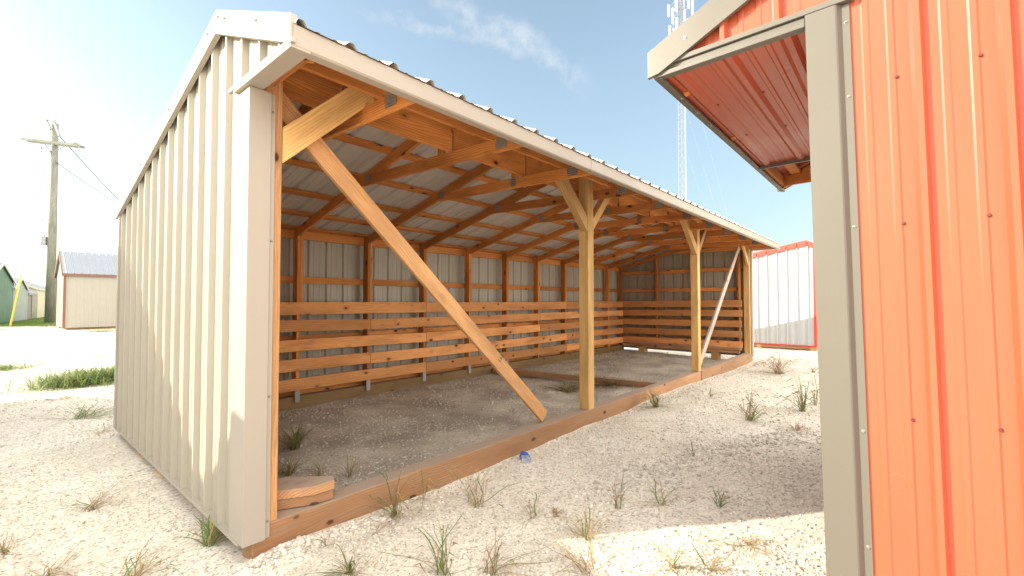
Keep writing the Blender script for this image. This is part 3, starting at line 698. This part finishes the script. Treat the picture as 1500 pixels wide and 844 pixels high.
tc = N(nt, 'ShaderNodeTexCoord').outputs['Object']
v1 = N(nt, 'ShaderNodeTexVoronoi', inp={'Scale': 70.0}); L(nt, tc, v1.inputs['Vector'])
v2 = N(nt, 'ShaderNodeTexVoronoi', inp={'Scale': 26.0}); L(nt, tc, v2.inputs['Vector'])
n0 = noise(nt, tc, .55, 5, .6); n1 = noise(nt, tc, 3.5, 5, .65); n2 = noise(nt, tc, 120, 2)
c = mixc(nt, ramp(nt, n0, [(.35, (0, 0, 0)), (.65, (1, 1, 1))]), (.66, .61, .525), (.74, .70, .62))
c = mixc(nt, ramp(nt, n1, [(.45, (0, 0, 0)), (.75, (.55, .55, .55))]), c, (.55, .49, .41))
hs = N(nt, 'ShaderNodeSeparateColor'); L(nt, v1.outputs['Color'], hs.inputs[0])
c = mixc(nt, 1.0, c, ramp(nt, hs.outputs[0], [(0, (.48, .47, .45)), (.22, (.86, .85, .83)), (.6, (1.0, 1.0, 1.0)), (1, (1.16, 1.15, 1.13))]), 'MULTIPLY')
c = mixc(nt, ramp(nt, n2, [(.62, (0, 0, 0)), (.72, (.5, .5, .5))]), c, (.30, .25, .20))
# darker, patchy ground inside the shed
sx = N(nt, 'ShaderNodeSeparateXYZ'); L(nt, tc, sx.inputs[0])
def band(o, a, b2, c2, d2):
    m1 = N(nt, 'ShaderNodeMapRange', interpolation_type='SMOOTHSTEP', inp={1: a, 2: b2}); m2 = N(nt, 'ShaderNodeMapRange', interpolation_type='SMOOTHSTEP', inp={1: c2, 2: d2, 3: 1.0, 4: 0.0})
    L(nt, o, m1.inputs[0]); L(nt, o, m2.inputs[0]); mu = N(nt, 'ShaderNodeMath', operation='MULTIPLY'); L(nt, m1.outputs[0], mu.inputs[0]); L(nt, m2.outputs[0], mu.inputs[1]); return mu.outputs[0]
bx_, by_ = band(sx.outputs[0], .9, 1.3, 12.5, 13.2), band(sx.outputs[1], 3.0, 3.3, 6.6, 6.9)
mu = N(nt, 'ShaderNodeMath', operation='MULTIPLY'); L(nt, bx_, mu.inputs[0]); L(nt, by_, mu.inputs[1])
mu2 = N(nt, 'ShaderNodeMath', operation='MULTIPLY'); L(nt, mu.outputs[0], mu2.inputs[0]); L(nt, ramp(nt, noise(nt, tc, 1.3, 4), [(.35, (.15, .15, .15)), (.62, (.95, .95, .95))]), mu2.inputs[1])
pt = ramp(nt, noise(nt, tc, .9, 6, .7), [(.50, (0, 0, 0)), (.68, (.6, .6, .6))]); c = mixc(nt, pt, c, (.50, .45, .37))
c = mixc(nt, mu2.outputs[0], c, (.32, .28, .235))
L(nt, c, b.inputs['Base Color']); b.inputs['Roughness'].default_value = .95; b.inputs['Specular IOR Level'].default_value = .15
hsum = N(nt, 'ShaderNodeMath', operation='MULTIPLY_ADD', inp={1: .6}); L(nt, v2.outputs['Distance'], hsum.inputs[0]); L(nt, v1.outputs['Distance'], hsum.inputs[2])
hs2 = N(nt, 'ShaderNodeMath', operation='ADD'); L(nt, hsum.outputs[0], hs2.inputs[0]); L(nt, n1, hs2.inputs[1])
bump(nt, b, hs2.outputs[0], -1.0, .02)
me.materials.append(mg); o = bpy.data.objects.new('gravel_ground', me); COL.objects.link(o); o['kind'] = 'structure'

# lawn behind: one sheet with blades
def sheet(name, pts, z, m, kind='structure'):
    mb = MB(); mb.add([V3((p[0], p[1], z)) for p in pts], [tuple(range(len(pts)))]); o = mb.build(name, m); o['kind'] = kind; return o
lm, nt, b = mat('lawn'); tc = N(nt, 'ShaderNodeTexCoord').outputs['Object']
L(nt, mixc(nt, noise(nt, tc, 1.5, 5), (.10, .17, .035), (.22, .30, .08)), b.inputs['Base Color']); b.inputs['Roughness'].default_value = .9
n_ = un(-120, 478.5); 
lawnpts = [un(-260, 479), un(-60, 479), un(30, 478.5), un(93, 475), V3((5.5, 46, 0)), V3((30, 120, 0)), V3((-40, 120, 0))]
sheet('lawn', lawnpts, .02, lm)
rm, nt, b = mat('pale_compacted_road'); tc = N(nt, 'ShaderNodeTexCoord').outputs['Object']
L(nt, mixc(nt, noise(nt, tc, .8, 6), (.40, .38, .36), (.52, .50, .47)), b.inputs['Base Color']); b.inputs['Roughness'].default_value = .9
sheet('road', [V3((-60, 24.2, 0)), V3((60, 24.2, 0)), V3((60, 29.3, 0)), V3((-60, 29.3, 0))], .012, rm)

# pebbles
def icosa():
    t = (1+5**.5)/2
    v = np.array([(-1, t, 0), (1, t, 0), (-1, -t, 0), (1, -t, 0), (0, -1, t), (0, 1, t), (0, -1, -t), (0, 1, -t), (t, 0, -1), (t, 0, 1), (-t, 0, -1), (-t, 0, 1)], float)/math.sqrt(1+t*t)
    f = np.array([(0, 11, 5), (0, 5, 1), (0, 1, 7), (0, 7, 10), (0, 10, 11), (1, 5, 9), (5, 11, 4), (11, 10, 2), (10, 7, 6), (7, 1, 8), (3, 9, 4), (3, 4, 2), (3, 2, 6), (3, 6, 8), (3, 8, 9), (4, 9, 5), (2, 4, 11), (6, 2, 10), (8, 6, 7), (9, 8, 1)])
    return v, f
def pebbles(n_want):
    iv, jf = icosa()
    pts = []
    # sample image-space-uniform ground positions so density follows what is seen, real positions on the ground
    dists = 1.2+rng.random(n_want*3)**1.5*13; ang = YAW+ (rng.random(n_want*3)-.5)*R(125)
    x = dists*np.cos(ang); y = dists*np.sin(ang)
    clump = np.sin(x*2.1+1.3*np.sin(y*1.7))*np.cos(y*2.6+1.1*np.sin(x*1.9))
    keep = rng.random(len(x)) < (.5+.5*clump)
    ok = keep & ~((y > 2.93) & (y < 3.12) & (x > 1.0) & (x < 13)) & ~((y > 6.45)&(y < 6.75)&(x > 1)&(x < 13)) & ~((x > 2.3) & (y < .35)) & ~((x > .97) & (x < 1.2) & (y > 3)&(y < 6.7))
    x = x[ok][:n_want]; y = y[ok][:n_want]; d = np.hypot(x, y)
    size = (.0028+.0062*rng.random(len(x))**3)*(1+.09*d); big = rng.random(len(x)) < .02; size[big] *= 1.7
    # heap against the near corner of the sill, plus a band of coarser stone across the yard
    hx = 1.02+rng.random(650)*.9; hy = 2.90-np.abs(rng.normal(0, .07, 650)); hsz = .006+.011*rng.random(650)
    kx = 1.3+rng.random(1500)*11; ky = 2.93-np.abs(rng.normal(0, .10, 1500)); ks = .005+.011*rng.random(1500)**2
    lx = 1.2+rng.random(1600)*8; ly = .5+rng.random(1600)*5.9; ls = .008+.013*rng.random(1600)**2; lk = ((np.sin(lx*1.9+ly*2.3)+np.sin(ly*3.1-lx*1.1)) > .2) & ~((ly > 2.93) & (ly < 3.12)) & ~((lx > 2.3) & (ly < .6)); lx, ly, ls = lx[lk], ly[lk], ls[lk]
    hx = np.concatenate([hx, kx, lx]); hy = np.concatenate([hy, ky, ly]); hsz = np.concatenate([hsz, ks, ls])
    bx2 = 3.0+rng.random(900)*3.2; by2 = 1.9-(bx2-3)*.30+rng.normal(0, .14, 900); bs = .008+.012*rng.random(900)
    x = np.concatenate([x, hx, bx2]); y = np.concatenate([y, hy, by2]); size = np.concatenate([size, hsz, bs])
    z = gz(x, y)
    n = len(x); P = np.stack([x, y, z+size*.25], -1)
    ax = rng.normal(size=(n, 3, 3)); q, _ = np.linalg.qr(ax)
    scl = size[:, None]*(.65+.7*rng.random((n, 3)))
    base = iv[None]*(1+.22*rng.normal(size=(n, 12, 1)))
    vs = np.einsum('nij,nkj->nki', q, base*scl[:, None, :]); vs[:, :, 2] *= .75; vs += P[:, None, :]
    fs = (jf[None]+(np.arange(n)*12)[:, None, None]).reshape(-1, 3)
    me = bpy.data.meshes.new('gravel_stones'); V_ = vs.reshape(-1, 3)
    me.vertices.add(len(V_)); me.vertices.foreach_set('co', V_.ravel().astype(np.float32))
    me.loops.add(fs.size); me.loops.foreach_set('vertex_index', fs.ravel().astype(np.int32))
    me.polygons.add(len(fs)); me.polygons.foreach_set('loop_start', np.arange(0, fs.size, 3, dtype=np.int32))
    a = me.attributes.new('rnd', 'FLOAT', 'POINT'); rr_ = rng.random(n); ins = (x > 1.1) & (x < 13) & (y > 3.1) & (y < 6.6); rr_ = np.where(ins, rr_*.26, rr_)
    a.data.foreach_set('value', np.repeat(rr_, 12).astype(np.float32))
    me.update(calc_edges=True); me.validate()
    m, nt, b = mat('limestone_chips'); rd = N(nt, 'ShaderNodeAttribute', attribute_name='rnd').outputs['Fac']
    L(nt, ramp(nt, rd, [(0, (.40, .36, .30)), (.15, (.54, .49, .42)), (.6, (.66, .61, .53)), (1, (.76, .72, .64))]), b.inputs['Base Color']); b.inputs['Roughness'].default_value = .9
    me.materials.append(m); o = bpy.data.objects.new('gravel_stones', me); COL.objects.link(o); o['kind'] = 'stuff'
    tag(o, 'loose crushed limestone chips scattered over the yard', 'gravel')
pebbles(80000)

# ------------------------------------------------------------------ weeds
def bladem(name, c0, c1):
    m, nt, b = mat(name); rd = N(nt, 'ShaderNodeAttribute', attribute_name='rnd').outputs['Fac']
    L(nt, mixc(nt, rd, c0, c1), b.inputs['Base Color']); b.inputs['Roughness'].default_value = .6
    tr = N(nt, 'ShaderNodeBsdfTranslucent'); L(nt, b.inputs['Base Color'].links[0].from_socket, tr.inputs['Color'])
    ms = N(nt, 'ShaderNodeMixShader', inp={0: .45}); L(nt, b.outputs[0], ms.inputs[1]); L(nt, tr.outputs[0], ms.inputs[2]); L(nt, ms.outputs[0], nt.nodes['Material Output'].inputs['Surface'])
    return m
M['gr'] = bladem('green_blade', (.09, .16, .045), (.24, .33, .09)); M['dry'] = bladem('dry_blade', (.22, .13, .075), (.48, .34, .20)); M['straw'] = bladem('straw_blade', (.42, .31, .14), (.58, .45, .22))
def weed(name, label, px, py, hpx, wpx, nb, mix=(1, 0, 0), group='weeds growing through the gravel', lean=0, up_=.7, cat='weed', z=0, wid=1.0, patch=0):
    P = un(px, py, 2, z); P.z = float(gz(P.x, P.y))-.004 if z == 0 else z
    dep = (P-CAM).dot(fwd); s = dep/FPX; H_ = hpx*s*(1.0 if patch else 1.2); W_ = wpx*s*(.5 if patch else .86); nb = int(nb*(1 if patch else 1.3))
    mb = MB(); rnd = random.Random(int(px*31+py*17)); main = rnd.uniform(0, 6.28)
    for i in range(nb):
        th = rnd.uniform(0, 2*math.pi); rd = (abs(rnd.gauss(0, .55)) if patch else rnd.random()**.6)
        base = V3((math.cos(th), math.sin(th), 0))*(rd*W_*(patch if patch else .12))
        if patch and hpx > 20: base += V3((fwd.x, fwd.y, 0))*(W_*rnd.uniform(-.6, .6)*(1-min(1, rd)**2*.6))
        th2 = rnd.gauss(main, 1.1) if (not patch and rnd.random() < .75) else rnd.uniform(0, 2*math.pi); lay = rnd.random()
        od = V3((math.cos(th2), math.sin(th2), 0)); reach = W_*(.25+.95*lay)*(.75 if patch else 1)
        if not patch and rnd.random() < .18: reach *= 1.7
        hh_ = H_*(rnd.uniform(.35, 1.05)*(1-.72*lay**1.3)); n = 7; w = (.0016+.0022*rnd.random())*(1+dep*.10)*wid
        mi = rnd.choices((0, 1, 2), mix)[0]
        if mi: w *= .7
        sd = V3((-od.y, od.x, 0)); curl = rnd.uniform(-.5, .5); tip = rnd.uniform(.0, .75); wob = rnd.uniform(-.09, .09)
        vs = []
        for k in range(n+1):
            t = k/n; q = base+od*(reach*(t**1.25))+sd*(curl*reach*t*t+wob*reach*math.sin(t*7))+V3((0, 0, hh_*(1.6*t-tip*t**2.6-.6*(1-tip)*t**3)))
            q.z = max(q.z, .003); ww = w*(.55+.9*t*(1-t)*2)*(1-t**3)+.0002
            vs += [q-sd*ww, q+sd*ww]
        fs = [(2*k, 2*k+1, 2*k+3, 2*k+2) for k in range(n)]
        if not patch and rnd.random() < .35 and k:      # a side leaf on the stem
            q = base+od*(reach*.45)+V3((0, 0, hh_*.7)); e = (od*rnd.uniform(-1, 1)+sd*rnd.uniform(-1, 1)).normalized()*(H_*.3)
            b0 = len(vs); vs += [q, q+e*.5+V3((0, 0, H_*.12))+sd*w, q+e*.5+V3((0, 0, H_*.10))-sd*w, q+e+V3((0, 0, H_*.02))]; fs += [(b0, b0+1, b0+3, b0+2)]
        mb.add(vs, fs, mi, rnd=rnd.random())
    base_z = V3((0, 0, 0))
    o = mb.build(name, [M['gr'], M['dry'], M['straw']]); o.location = P; tag(o, label, cat, group); return o
g, d_, y_, gd, gy = (1, .55, .2), (.06, 1, .4), (.2, .4, 1), (.6, 1, .35), (1, .2, .8)
W = [
 ('dry brown bunch of grass in front of the white shed', 1143, 545, 34, 62, 90, (.08, 1, .4)),
 ('dry grass wisp at the foot of the white shed corner', 1190, 545, 14, 30, 22, d_),
 ('brown and green weed midway between the sill and the red shed', 1098, 620, 46, 60, 42, gd),
 ('tall green weed close to the taupe corner trim', 1176, 606, 52, 40, 34, g),
 ('slender green weed partly hidden behind the taupe corner trim', 1194, 596, 50, 26, 18, g),
 ('low dead brown grass lying on gravel near the taupe trim', 1166, 633, 13, 42, 20, d_),
 ('grey-green grass clump against the sill joint', 960, 598, 32, 46, 55, gd),
 ('small dark green sprout right of the sill joint', 1042, 586, 14, 26, 9, g),
 ('thin green sprout alone in open gravel', 1016, 676, 22, 22, 7, g),
 ('tiny curled green leaf on gravel', 941, 692, 16, 22, 5, g),
 ('weed with curled green and tan leaves', 905, 748, 48, 46, 13, gd),
 ('sparse trailing weed with a single green blade', 972, 746, 34, 66, 10, gd),
 ('thin upright green weed just above the sunlit strip', 1054, 748, 30, 34, 10, g),
 ('yellow sunlit low weed in the bright strip', 1090, 797, 20, 84, 26, y_),
 ('yellow-brown weed at the tip of the sunlit strip', 862, 792, 44, 56, 24, (.3, .6, 1)),
 ('tiny dry rosette on gravel', 812, 760, 14, 28, 12, d_),
 ('straggling weed with bent brown stems below the bottle', 702, 742, 52, 100, 18, gd),
 ('thin weed with long bare stems right of the bottle', 782, 762, 46, 64, 12, gd),
 ('large green weed with long blades near the bottom edge', 648, 838, 82, 84, 26, g),
 ('sprawling green and brown weed at the bottom edge', 716, 842, 56, 100, 24, gd),
 ('green weed clump growing against the front sill', 578, 752, 60, 66, 40, gd),
 ('tall pale grass stalks by the front sill', 622, 730, 60, 60, 12, (.3, .3, 1)),
 ('small green weed by the corner block stack outside the sill', 512, 840, 48, 56, 30, g),
 ('brown sprawling dead weed at the bottom centre', 862, 836, 46, 110, 24, d_),
 ('dry straw weed in the sunlit bottom strip', 985, 832, 34, 90, 28, y_),
 ('thin straw weed at the bottom beside the sunlit strip', 1040, 838, 30, 50, 14, y_),
 ('bright yellow-green tuft beside the near gable wall', 306, 792, 46, 72, 46, gy),
 ('wispy brown stems spreading over gravel left of the gable', 132, 744, 26, 100, 20, d_),
 ('reddish dry weed at the bottom left beside a green sprout', 192, 842, 32, 86, 26, (.4, 1, .5)),
 ('dry weed near the bottom left corner', 66, 834, 36, 90, 26, (.3, 1, .6)),
 ('dead brown weed cut by the left edge', 8, 806, 24, 70, 20, d_),
 ('low green runner grass left of the gable', 122, 612, 16, 100, 44, g),
 ('flat strip of dying grass between the two green patches', 96, 584, 10, 70, 26, gd),
 ('dry sprig lying by the green runner grass', 150, 636, 14, 36, 12, d_),
 ('dark green weed inside the shed beside the corner post', 432, 655, 40, 60, 70, (.6, 1, .1)),
 ('slender green weed inside the shed above the block stack', 512, 700, 46, 26, 11, g),
 ('small weed inside the shed behind the block stack', 470, 700, 30, 30, 9, g),
 ('weed inside the shed low by the corner post', 425, 695, 30, 36, 40, (.6, 1, .1)),
 ('dead weeds lying inside the shed by the middle post', 832, 572, 14, 60, 90, (.3, 1, 0)),
 ('dead weeds lying right of the middle post', 895, 566, 16, 74, 110, (.3, 1, 0)),
 ('tiny dark twig weed on the shed floor', 752, 604, 8, 24, 8, d_),
 ('sunlit pale green sprigs beyond the big grass patch', 142, 524, 9, 40, 26, gy),
 ('sunlit yellow sprigs at the edge of the bright ground', 96, 524, 6, 36, 22, y_),
 ('thin weed by the front sill near the near corner', 478, 800, 40, 26, 7, (.4, 1, .8)),
]
for lab, px, py, hp, wp, nb, mx in W: weed('weed', lab, px, py, hp, wp, nb, mx)
weed('grass_patch', 'large green grass patch left of the cream gable', 130, 558, 26, 116, 2600, (1, .05, .14), 'grass patches in the yard', cat='grass', patch=1.0)
weed('grass_patch', 'thin green grass patch cut by the left edge', 6, 541, 12, 100, 400, (1, .15, .15), 'grass patches in the yard', cat='grass', patch=1.0)
weed('grass_patch', 'narrow strip of grass along the foot of the tan shed', 150, 486, 5, 110, 300, (.8, .6, .3), 'grass patches in the yard', cat='grass', patch=1.0)
weed('grass_patch', 'scruffy grass at the gravel edge in front of the green shed', 5, 484, 4, 40, 120, (.8, .4, .2), 'grass patches in the yard', cat='grass', patch=1.0)
# lawn blades
mb = MB(); rnd = random.Random(3)
for i in range(9000):
    px = rnd.uniform(-30, 93); py = rnd.uniform(464, 479); P = un(px, py); s = .05+.08*rnd.random(); a = rnd.random()*6.28; w = .012
    mb.add([P+V3((math.cos(a)*w, math.sin(a)*w, .02)), P-V3((math.cos(a)*w, math.sin(a)*w, -.02)), P+V3((rnd.uniform(-.04, .04), rnd.uniform(-.04, .04), s))], [(0, 1, 2)], 0, rnd=rnd.random())
M['lawnb'] = bladem('lawn_blade', (.12, .20, .04), (.26, .34, .09)); o = mb.build('lawn_grass', [M['lawnb']]); tag(o, 'short mown grass of the lawn behind the pole', 'grass', kind='stuff')

# dry twigs, stalks and crumbs lying on the gravel
mb = MB(); rnd = random.Random(11)
for i in range(900):
    d0 = 1.6+rnd.random()**1.3*9; an = YAW+R(rnd.uniform(-58, 58)); x, y = d0*math.cos(an), d0*math.sin(an)
    if (.9 < x < 13.1 and 2.9 < y < 3.15) or (x > 2.3 and y < .4) or (.95 < x < 1.2 and 3 < y < 6.8): continue
    z = float(gz(x, y))+.004; a = rnd.random()*6.28; ln = rnd.uniform(.01, .06)*(1+d0*.06); w = rnd.uniform(.0008, .0022)*(1+d0*.1)
    p = V3((x, y, z)); e = V3((math.cos(a), math.sin(a), 0)); sd_ = V3((-e.y, e.x, 0)); m1 = p+e*ln*.5+sd_*ln*rnd.uniform(-.2, .2)+V3((0, 0, rnd.uniform(.002, .012)))
    q = p+e*ln
    mb.add([p-sd_*w, p+sd_*w, m1+sd_*w, m1-sd_*w, q], [(0, 1, 2, 3), (3, 2, 4)], rnd.choice((0, 0, 1)), rnd=rnd.random())
o = mb.build('dry_litter', [M['dry'], M['straw']]); tag(o, 'fine dry stalks and plant litter scattered over the gravel', 'plant litter', kind='stuff')

# ------------------------------------------------------------------ crumpled plastic bottle
gm_, nt, b = mat('clear_plastic'); b.inputs['Base Color'].default_value = (.85, .9, .95, 1); b.inputs['Transmission Weight'].default_value = .7; b.inputs['Roughness'].default_value = .12; b.inputs['IOR'].default_value = 1.3
bl = plain('blue_label', (.05, .12, .5), .4)
BP = un(769, 668, 2, .03); BT = empty('plastic_bottle', (BP.x, BP.y, float(gz(BP.x, BP.y))+.028), (0, 0, R(-18))); tag(BT, 'crushed clear plastic bottle with blue label lying by the front sill', 'bottle')
def lathe(prof, seg=18, seed=1, crush=.3):
    mb = MB(); rn = random.Random(seed); vs = []
    for k, (x, r) in enumerate(prof):
        for i in range(seg):
            t = 2*math.pi*i/seg; q = 1+crush*rn.uniform(-.5, .4)
            vs.append((x, r*q*math.cos(t), r*q*math.sin(t)*(1-crush*.7)))
    fs = [(k*seg+i, k*seg+(i+1) % seg, (k+1)*seg+(i+1) % seg, (k+1)*seg+i) for k in range(len(prof)-1) for i in range(seg)]
    fs += [tuple(range(seg))[::-1], tuple(range((len(prof)-1)*seg, len(prof)*seg))]
    mb.add(vs, fs); return mb
BT.scale = (1.15, 1.35, 1.5); BT.rotation_euler = (0, 0, R(48))
lathe([(-.11, .02), (-.105, .032), (-.07, .034), (-.05, .028), (-.02, .034), (.02, .033), (.06, .03), (.085, .014), (.10, .012)], crush=.35).build('body', gm_, BT)
lathe([(-.025, .0355), (.0, .0365), (.03, .0355)], crush=.2, seed=4).build('label_band', bl, BT)
lathe([(.10, .0145), (.115, .0145)], crush=.0, seed=2).build('cap', bl, BT)

# orange barrel far off between the sheds
ob = un(89.5, 465.5); s_ = (ob-CAM).dot(fwd)/FPX
BR = empty('barrel', ob); tag(BR, 'small orange barrel standing far off between the sheds', 'barrel')
mb = MB(); r_ = 2.4*s_; h_ = 11*s_; mb.tube((0, 0, 0), (0, 0, h_*.45), r_, 12, r1=r_*.92); mb.tube((0, 0, h_*.45), (0, 0, h_*.55), r_*.96, 12, mi=1); mb.tube((0, 0, h_*.55), (0, 0, h_), r_*.9, 12, r1=r_*.8)
mb.build('body', [plain('orange_plastic', (.75, .16, .03), .5), M['white']], BR)
mb = MB(); mb.tube((0, 0, -.01), (0, 0, .06), r_*1.3, 12); mb.build('base', plain('black_rubber', (.03, .03, .03), .8), BR)

# ------------------------------------------------------------------ light
FILL_LOW = (14.5, 13.4, 11.8); FILL_HIGH = (10.5, 10.0, 9.2)  # low and overhead fill glow added to the sky, outside the view
EL = R(24); AZ = math.atan2(.65, -.76)
sd = bpy.data.lights.new('sun', 'SUN'); sd.energy = 3.1; sd.angle = R(.55); sd.color = (1, .91, .77)
so = bpy.data.objects.new('sun', sd); COL.objects.link(so)
sv = V3((math.cos(EL)*math.cos(AZ), math.cos(EL)*math.sin(AZ), math.sin(EL)))
so.rotation_euler = sv.to_track_quat('Z', 'Y').to_euler(); so.location = (-20, 20, 30)
w = bpy.data.worlds.new('World'); scene.world = w; w.use_nodes = True; nt = w.node_tree
bg = nt.nodes['Background']; sky = N(nt, 'ShaderNodeTexSky', sky_type='NISHITA', sun_disc=False)
sky.sun_elevation = EL; sky.sun_rotation = math.atan2(sv.x, sv.y); sky.dust_density = 1.4; sky.air_density = 1.0; sky.ozone_density = 1.0
hs = N(nt, 'ShaderNodeHueSaturation', inp={'Saturation': .84, 'Value': 1.0}); L(nt, mixc(nt, 1.0, sky.outputs[0], (1.06, 1.09, .95), 'MULTIPLY'), hs.inputs['Color'])
tc = N(nt, 'ShaderNodeTexCoord').outputs['Generated']
def dirmask(v, a, b_):
    dp = N(nt, 'ShaderNodeVectorMath', operation='DOT_PRODUCT'); L(nt, tc, dp.inputs[0]); dp.inputs[1].default_value = V3(v).normalized()
    q = N(nt, 'ShaderNodeMapRange', interpolation_type='SMOOTHSTEP', inp={1: a, 2: b_}); L(nt, dp.outputs['Value'], q.inputs[0]); return q.outputs[0]
def mul(a, b_):
    m = N(nt, 'ShaderNodeMath', operation='MULTIPLY'); L(nt, a, m.inputs[0])
    if isinstance(b_, float): m.inputs[1].default_value = b_
    else: L(nt, b_, m.inputs[1])
    return m.outputs[0]
sz = N(nt, 'ShaderNodeSeparateXYZ'); L(nt, tc, sz.inputs[0])
low = N(nt, 'ShaderNodeMapRange', interpolation_type='SMOOTHSTEP', inp={1: 0.0, 2: .55, 3: .45, 4: 0.0}); L(nt, sz.outputs[2], low.inputs[0])
away = dirmask(rgt*1.0+fwd*.25, -.25, .75)
hz = mixc(nt, mul(low.outputs[0], away), hs.outputs[0], (0, 0, 0))
# thin cirrus wisps
def pdir(x, y): return (fwd+rgt*((x-750)/FPX)+upv*((422-y)/FPX)).normalized()
def wispy(p, q, width, amt, colr, src, seed):
    a, b_ = pdir(*p), pdir(*q); nrm = a.cross(b_).normalized(); mid = (a+b_).normalized(); half = a.dot(mid)
    dd = N(nt, 'ShaderNodeVectorMath', operation='DOT_PRODUCT'); L(nt, tc, dd.inputs[0]); dd.inputs[1].default_value = nrm
    nn_ = N(nt, 'ShaderNodeMath', operation='MULTIPLY_ADD', inp={1: .09, 2: -.045}); L(nt, noise(nt, tc, 9.0+seed, 5, .6), nn_.inputs[0])
    ad = N(nt, 'ShaderNodeMath', operation='ADD'); L(nt, dd.outputs['Value'], ad.inputs[0]); L(nt, nn_.outputs[0], ad.inputs[1])
    ab = N(nt, 'ShaderNodeMath', operation='ABSOLUTE'); L(nt, ad.outputs[0], ab.inputs[0])
    mr = N(nt, 'ShaderNodeMapRange', interpolation_type='SMOOTHSTEP', inp={1: 0.0, 2: width, 3: 1.0, 4: 0.0}); L(nt, ab.outputs[0], mr.inputs[0])
    e = dirmask(mid, half-.012, half+.012); tex = ramp(nt, noise(nt, tc, 26.0+seed, 5, .65), [(.36, (.1, .1, .1)), (.66, (1, 1, 1))])
    return mixc(nt, mul(mul(mul(mr.outputs[0], e), tex), amt), src, colr)
col = wispy((640, -10), (845, 112), .030, .55, (2.9, 3.05, 3.2), hz, 0.0)
col = wispy((560, 20), (760, 75), .018, .45, (3.0, 3.1, 3.2), col, 3.0)
# added unseen bright sky areas behind and above the camera, filling the shade
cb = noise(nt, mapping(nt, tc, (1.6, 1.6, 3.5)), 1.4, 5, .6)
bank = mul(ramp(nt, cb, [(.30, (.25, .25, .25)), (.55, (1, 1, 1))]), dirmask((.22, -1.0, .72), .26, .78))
col = mixc(nt, bank, col, FILL_LOW)
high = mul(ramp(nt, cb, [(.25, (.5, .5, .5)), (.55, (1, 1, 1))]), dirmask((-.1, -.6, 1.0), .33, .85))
col = mixc(nt, high, col, FILL_HIGH)
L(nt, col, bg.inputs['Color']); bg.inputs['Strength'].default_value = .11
scene.view_settings.view_transform = 'Standard'; scene.view_settings.look = 'None'; scene.view_settings.exposure = 1.54; scene.view_settings.gamma = 1
scene.render.engine = 'CYCLES'; scene.cycles.max_bounces = 8; scene.cycles.diffuse_bounces = 5
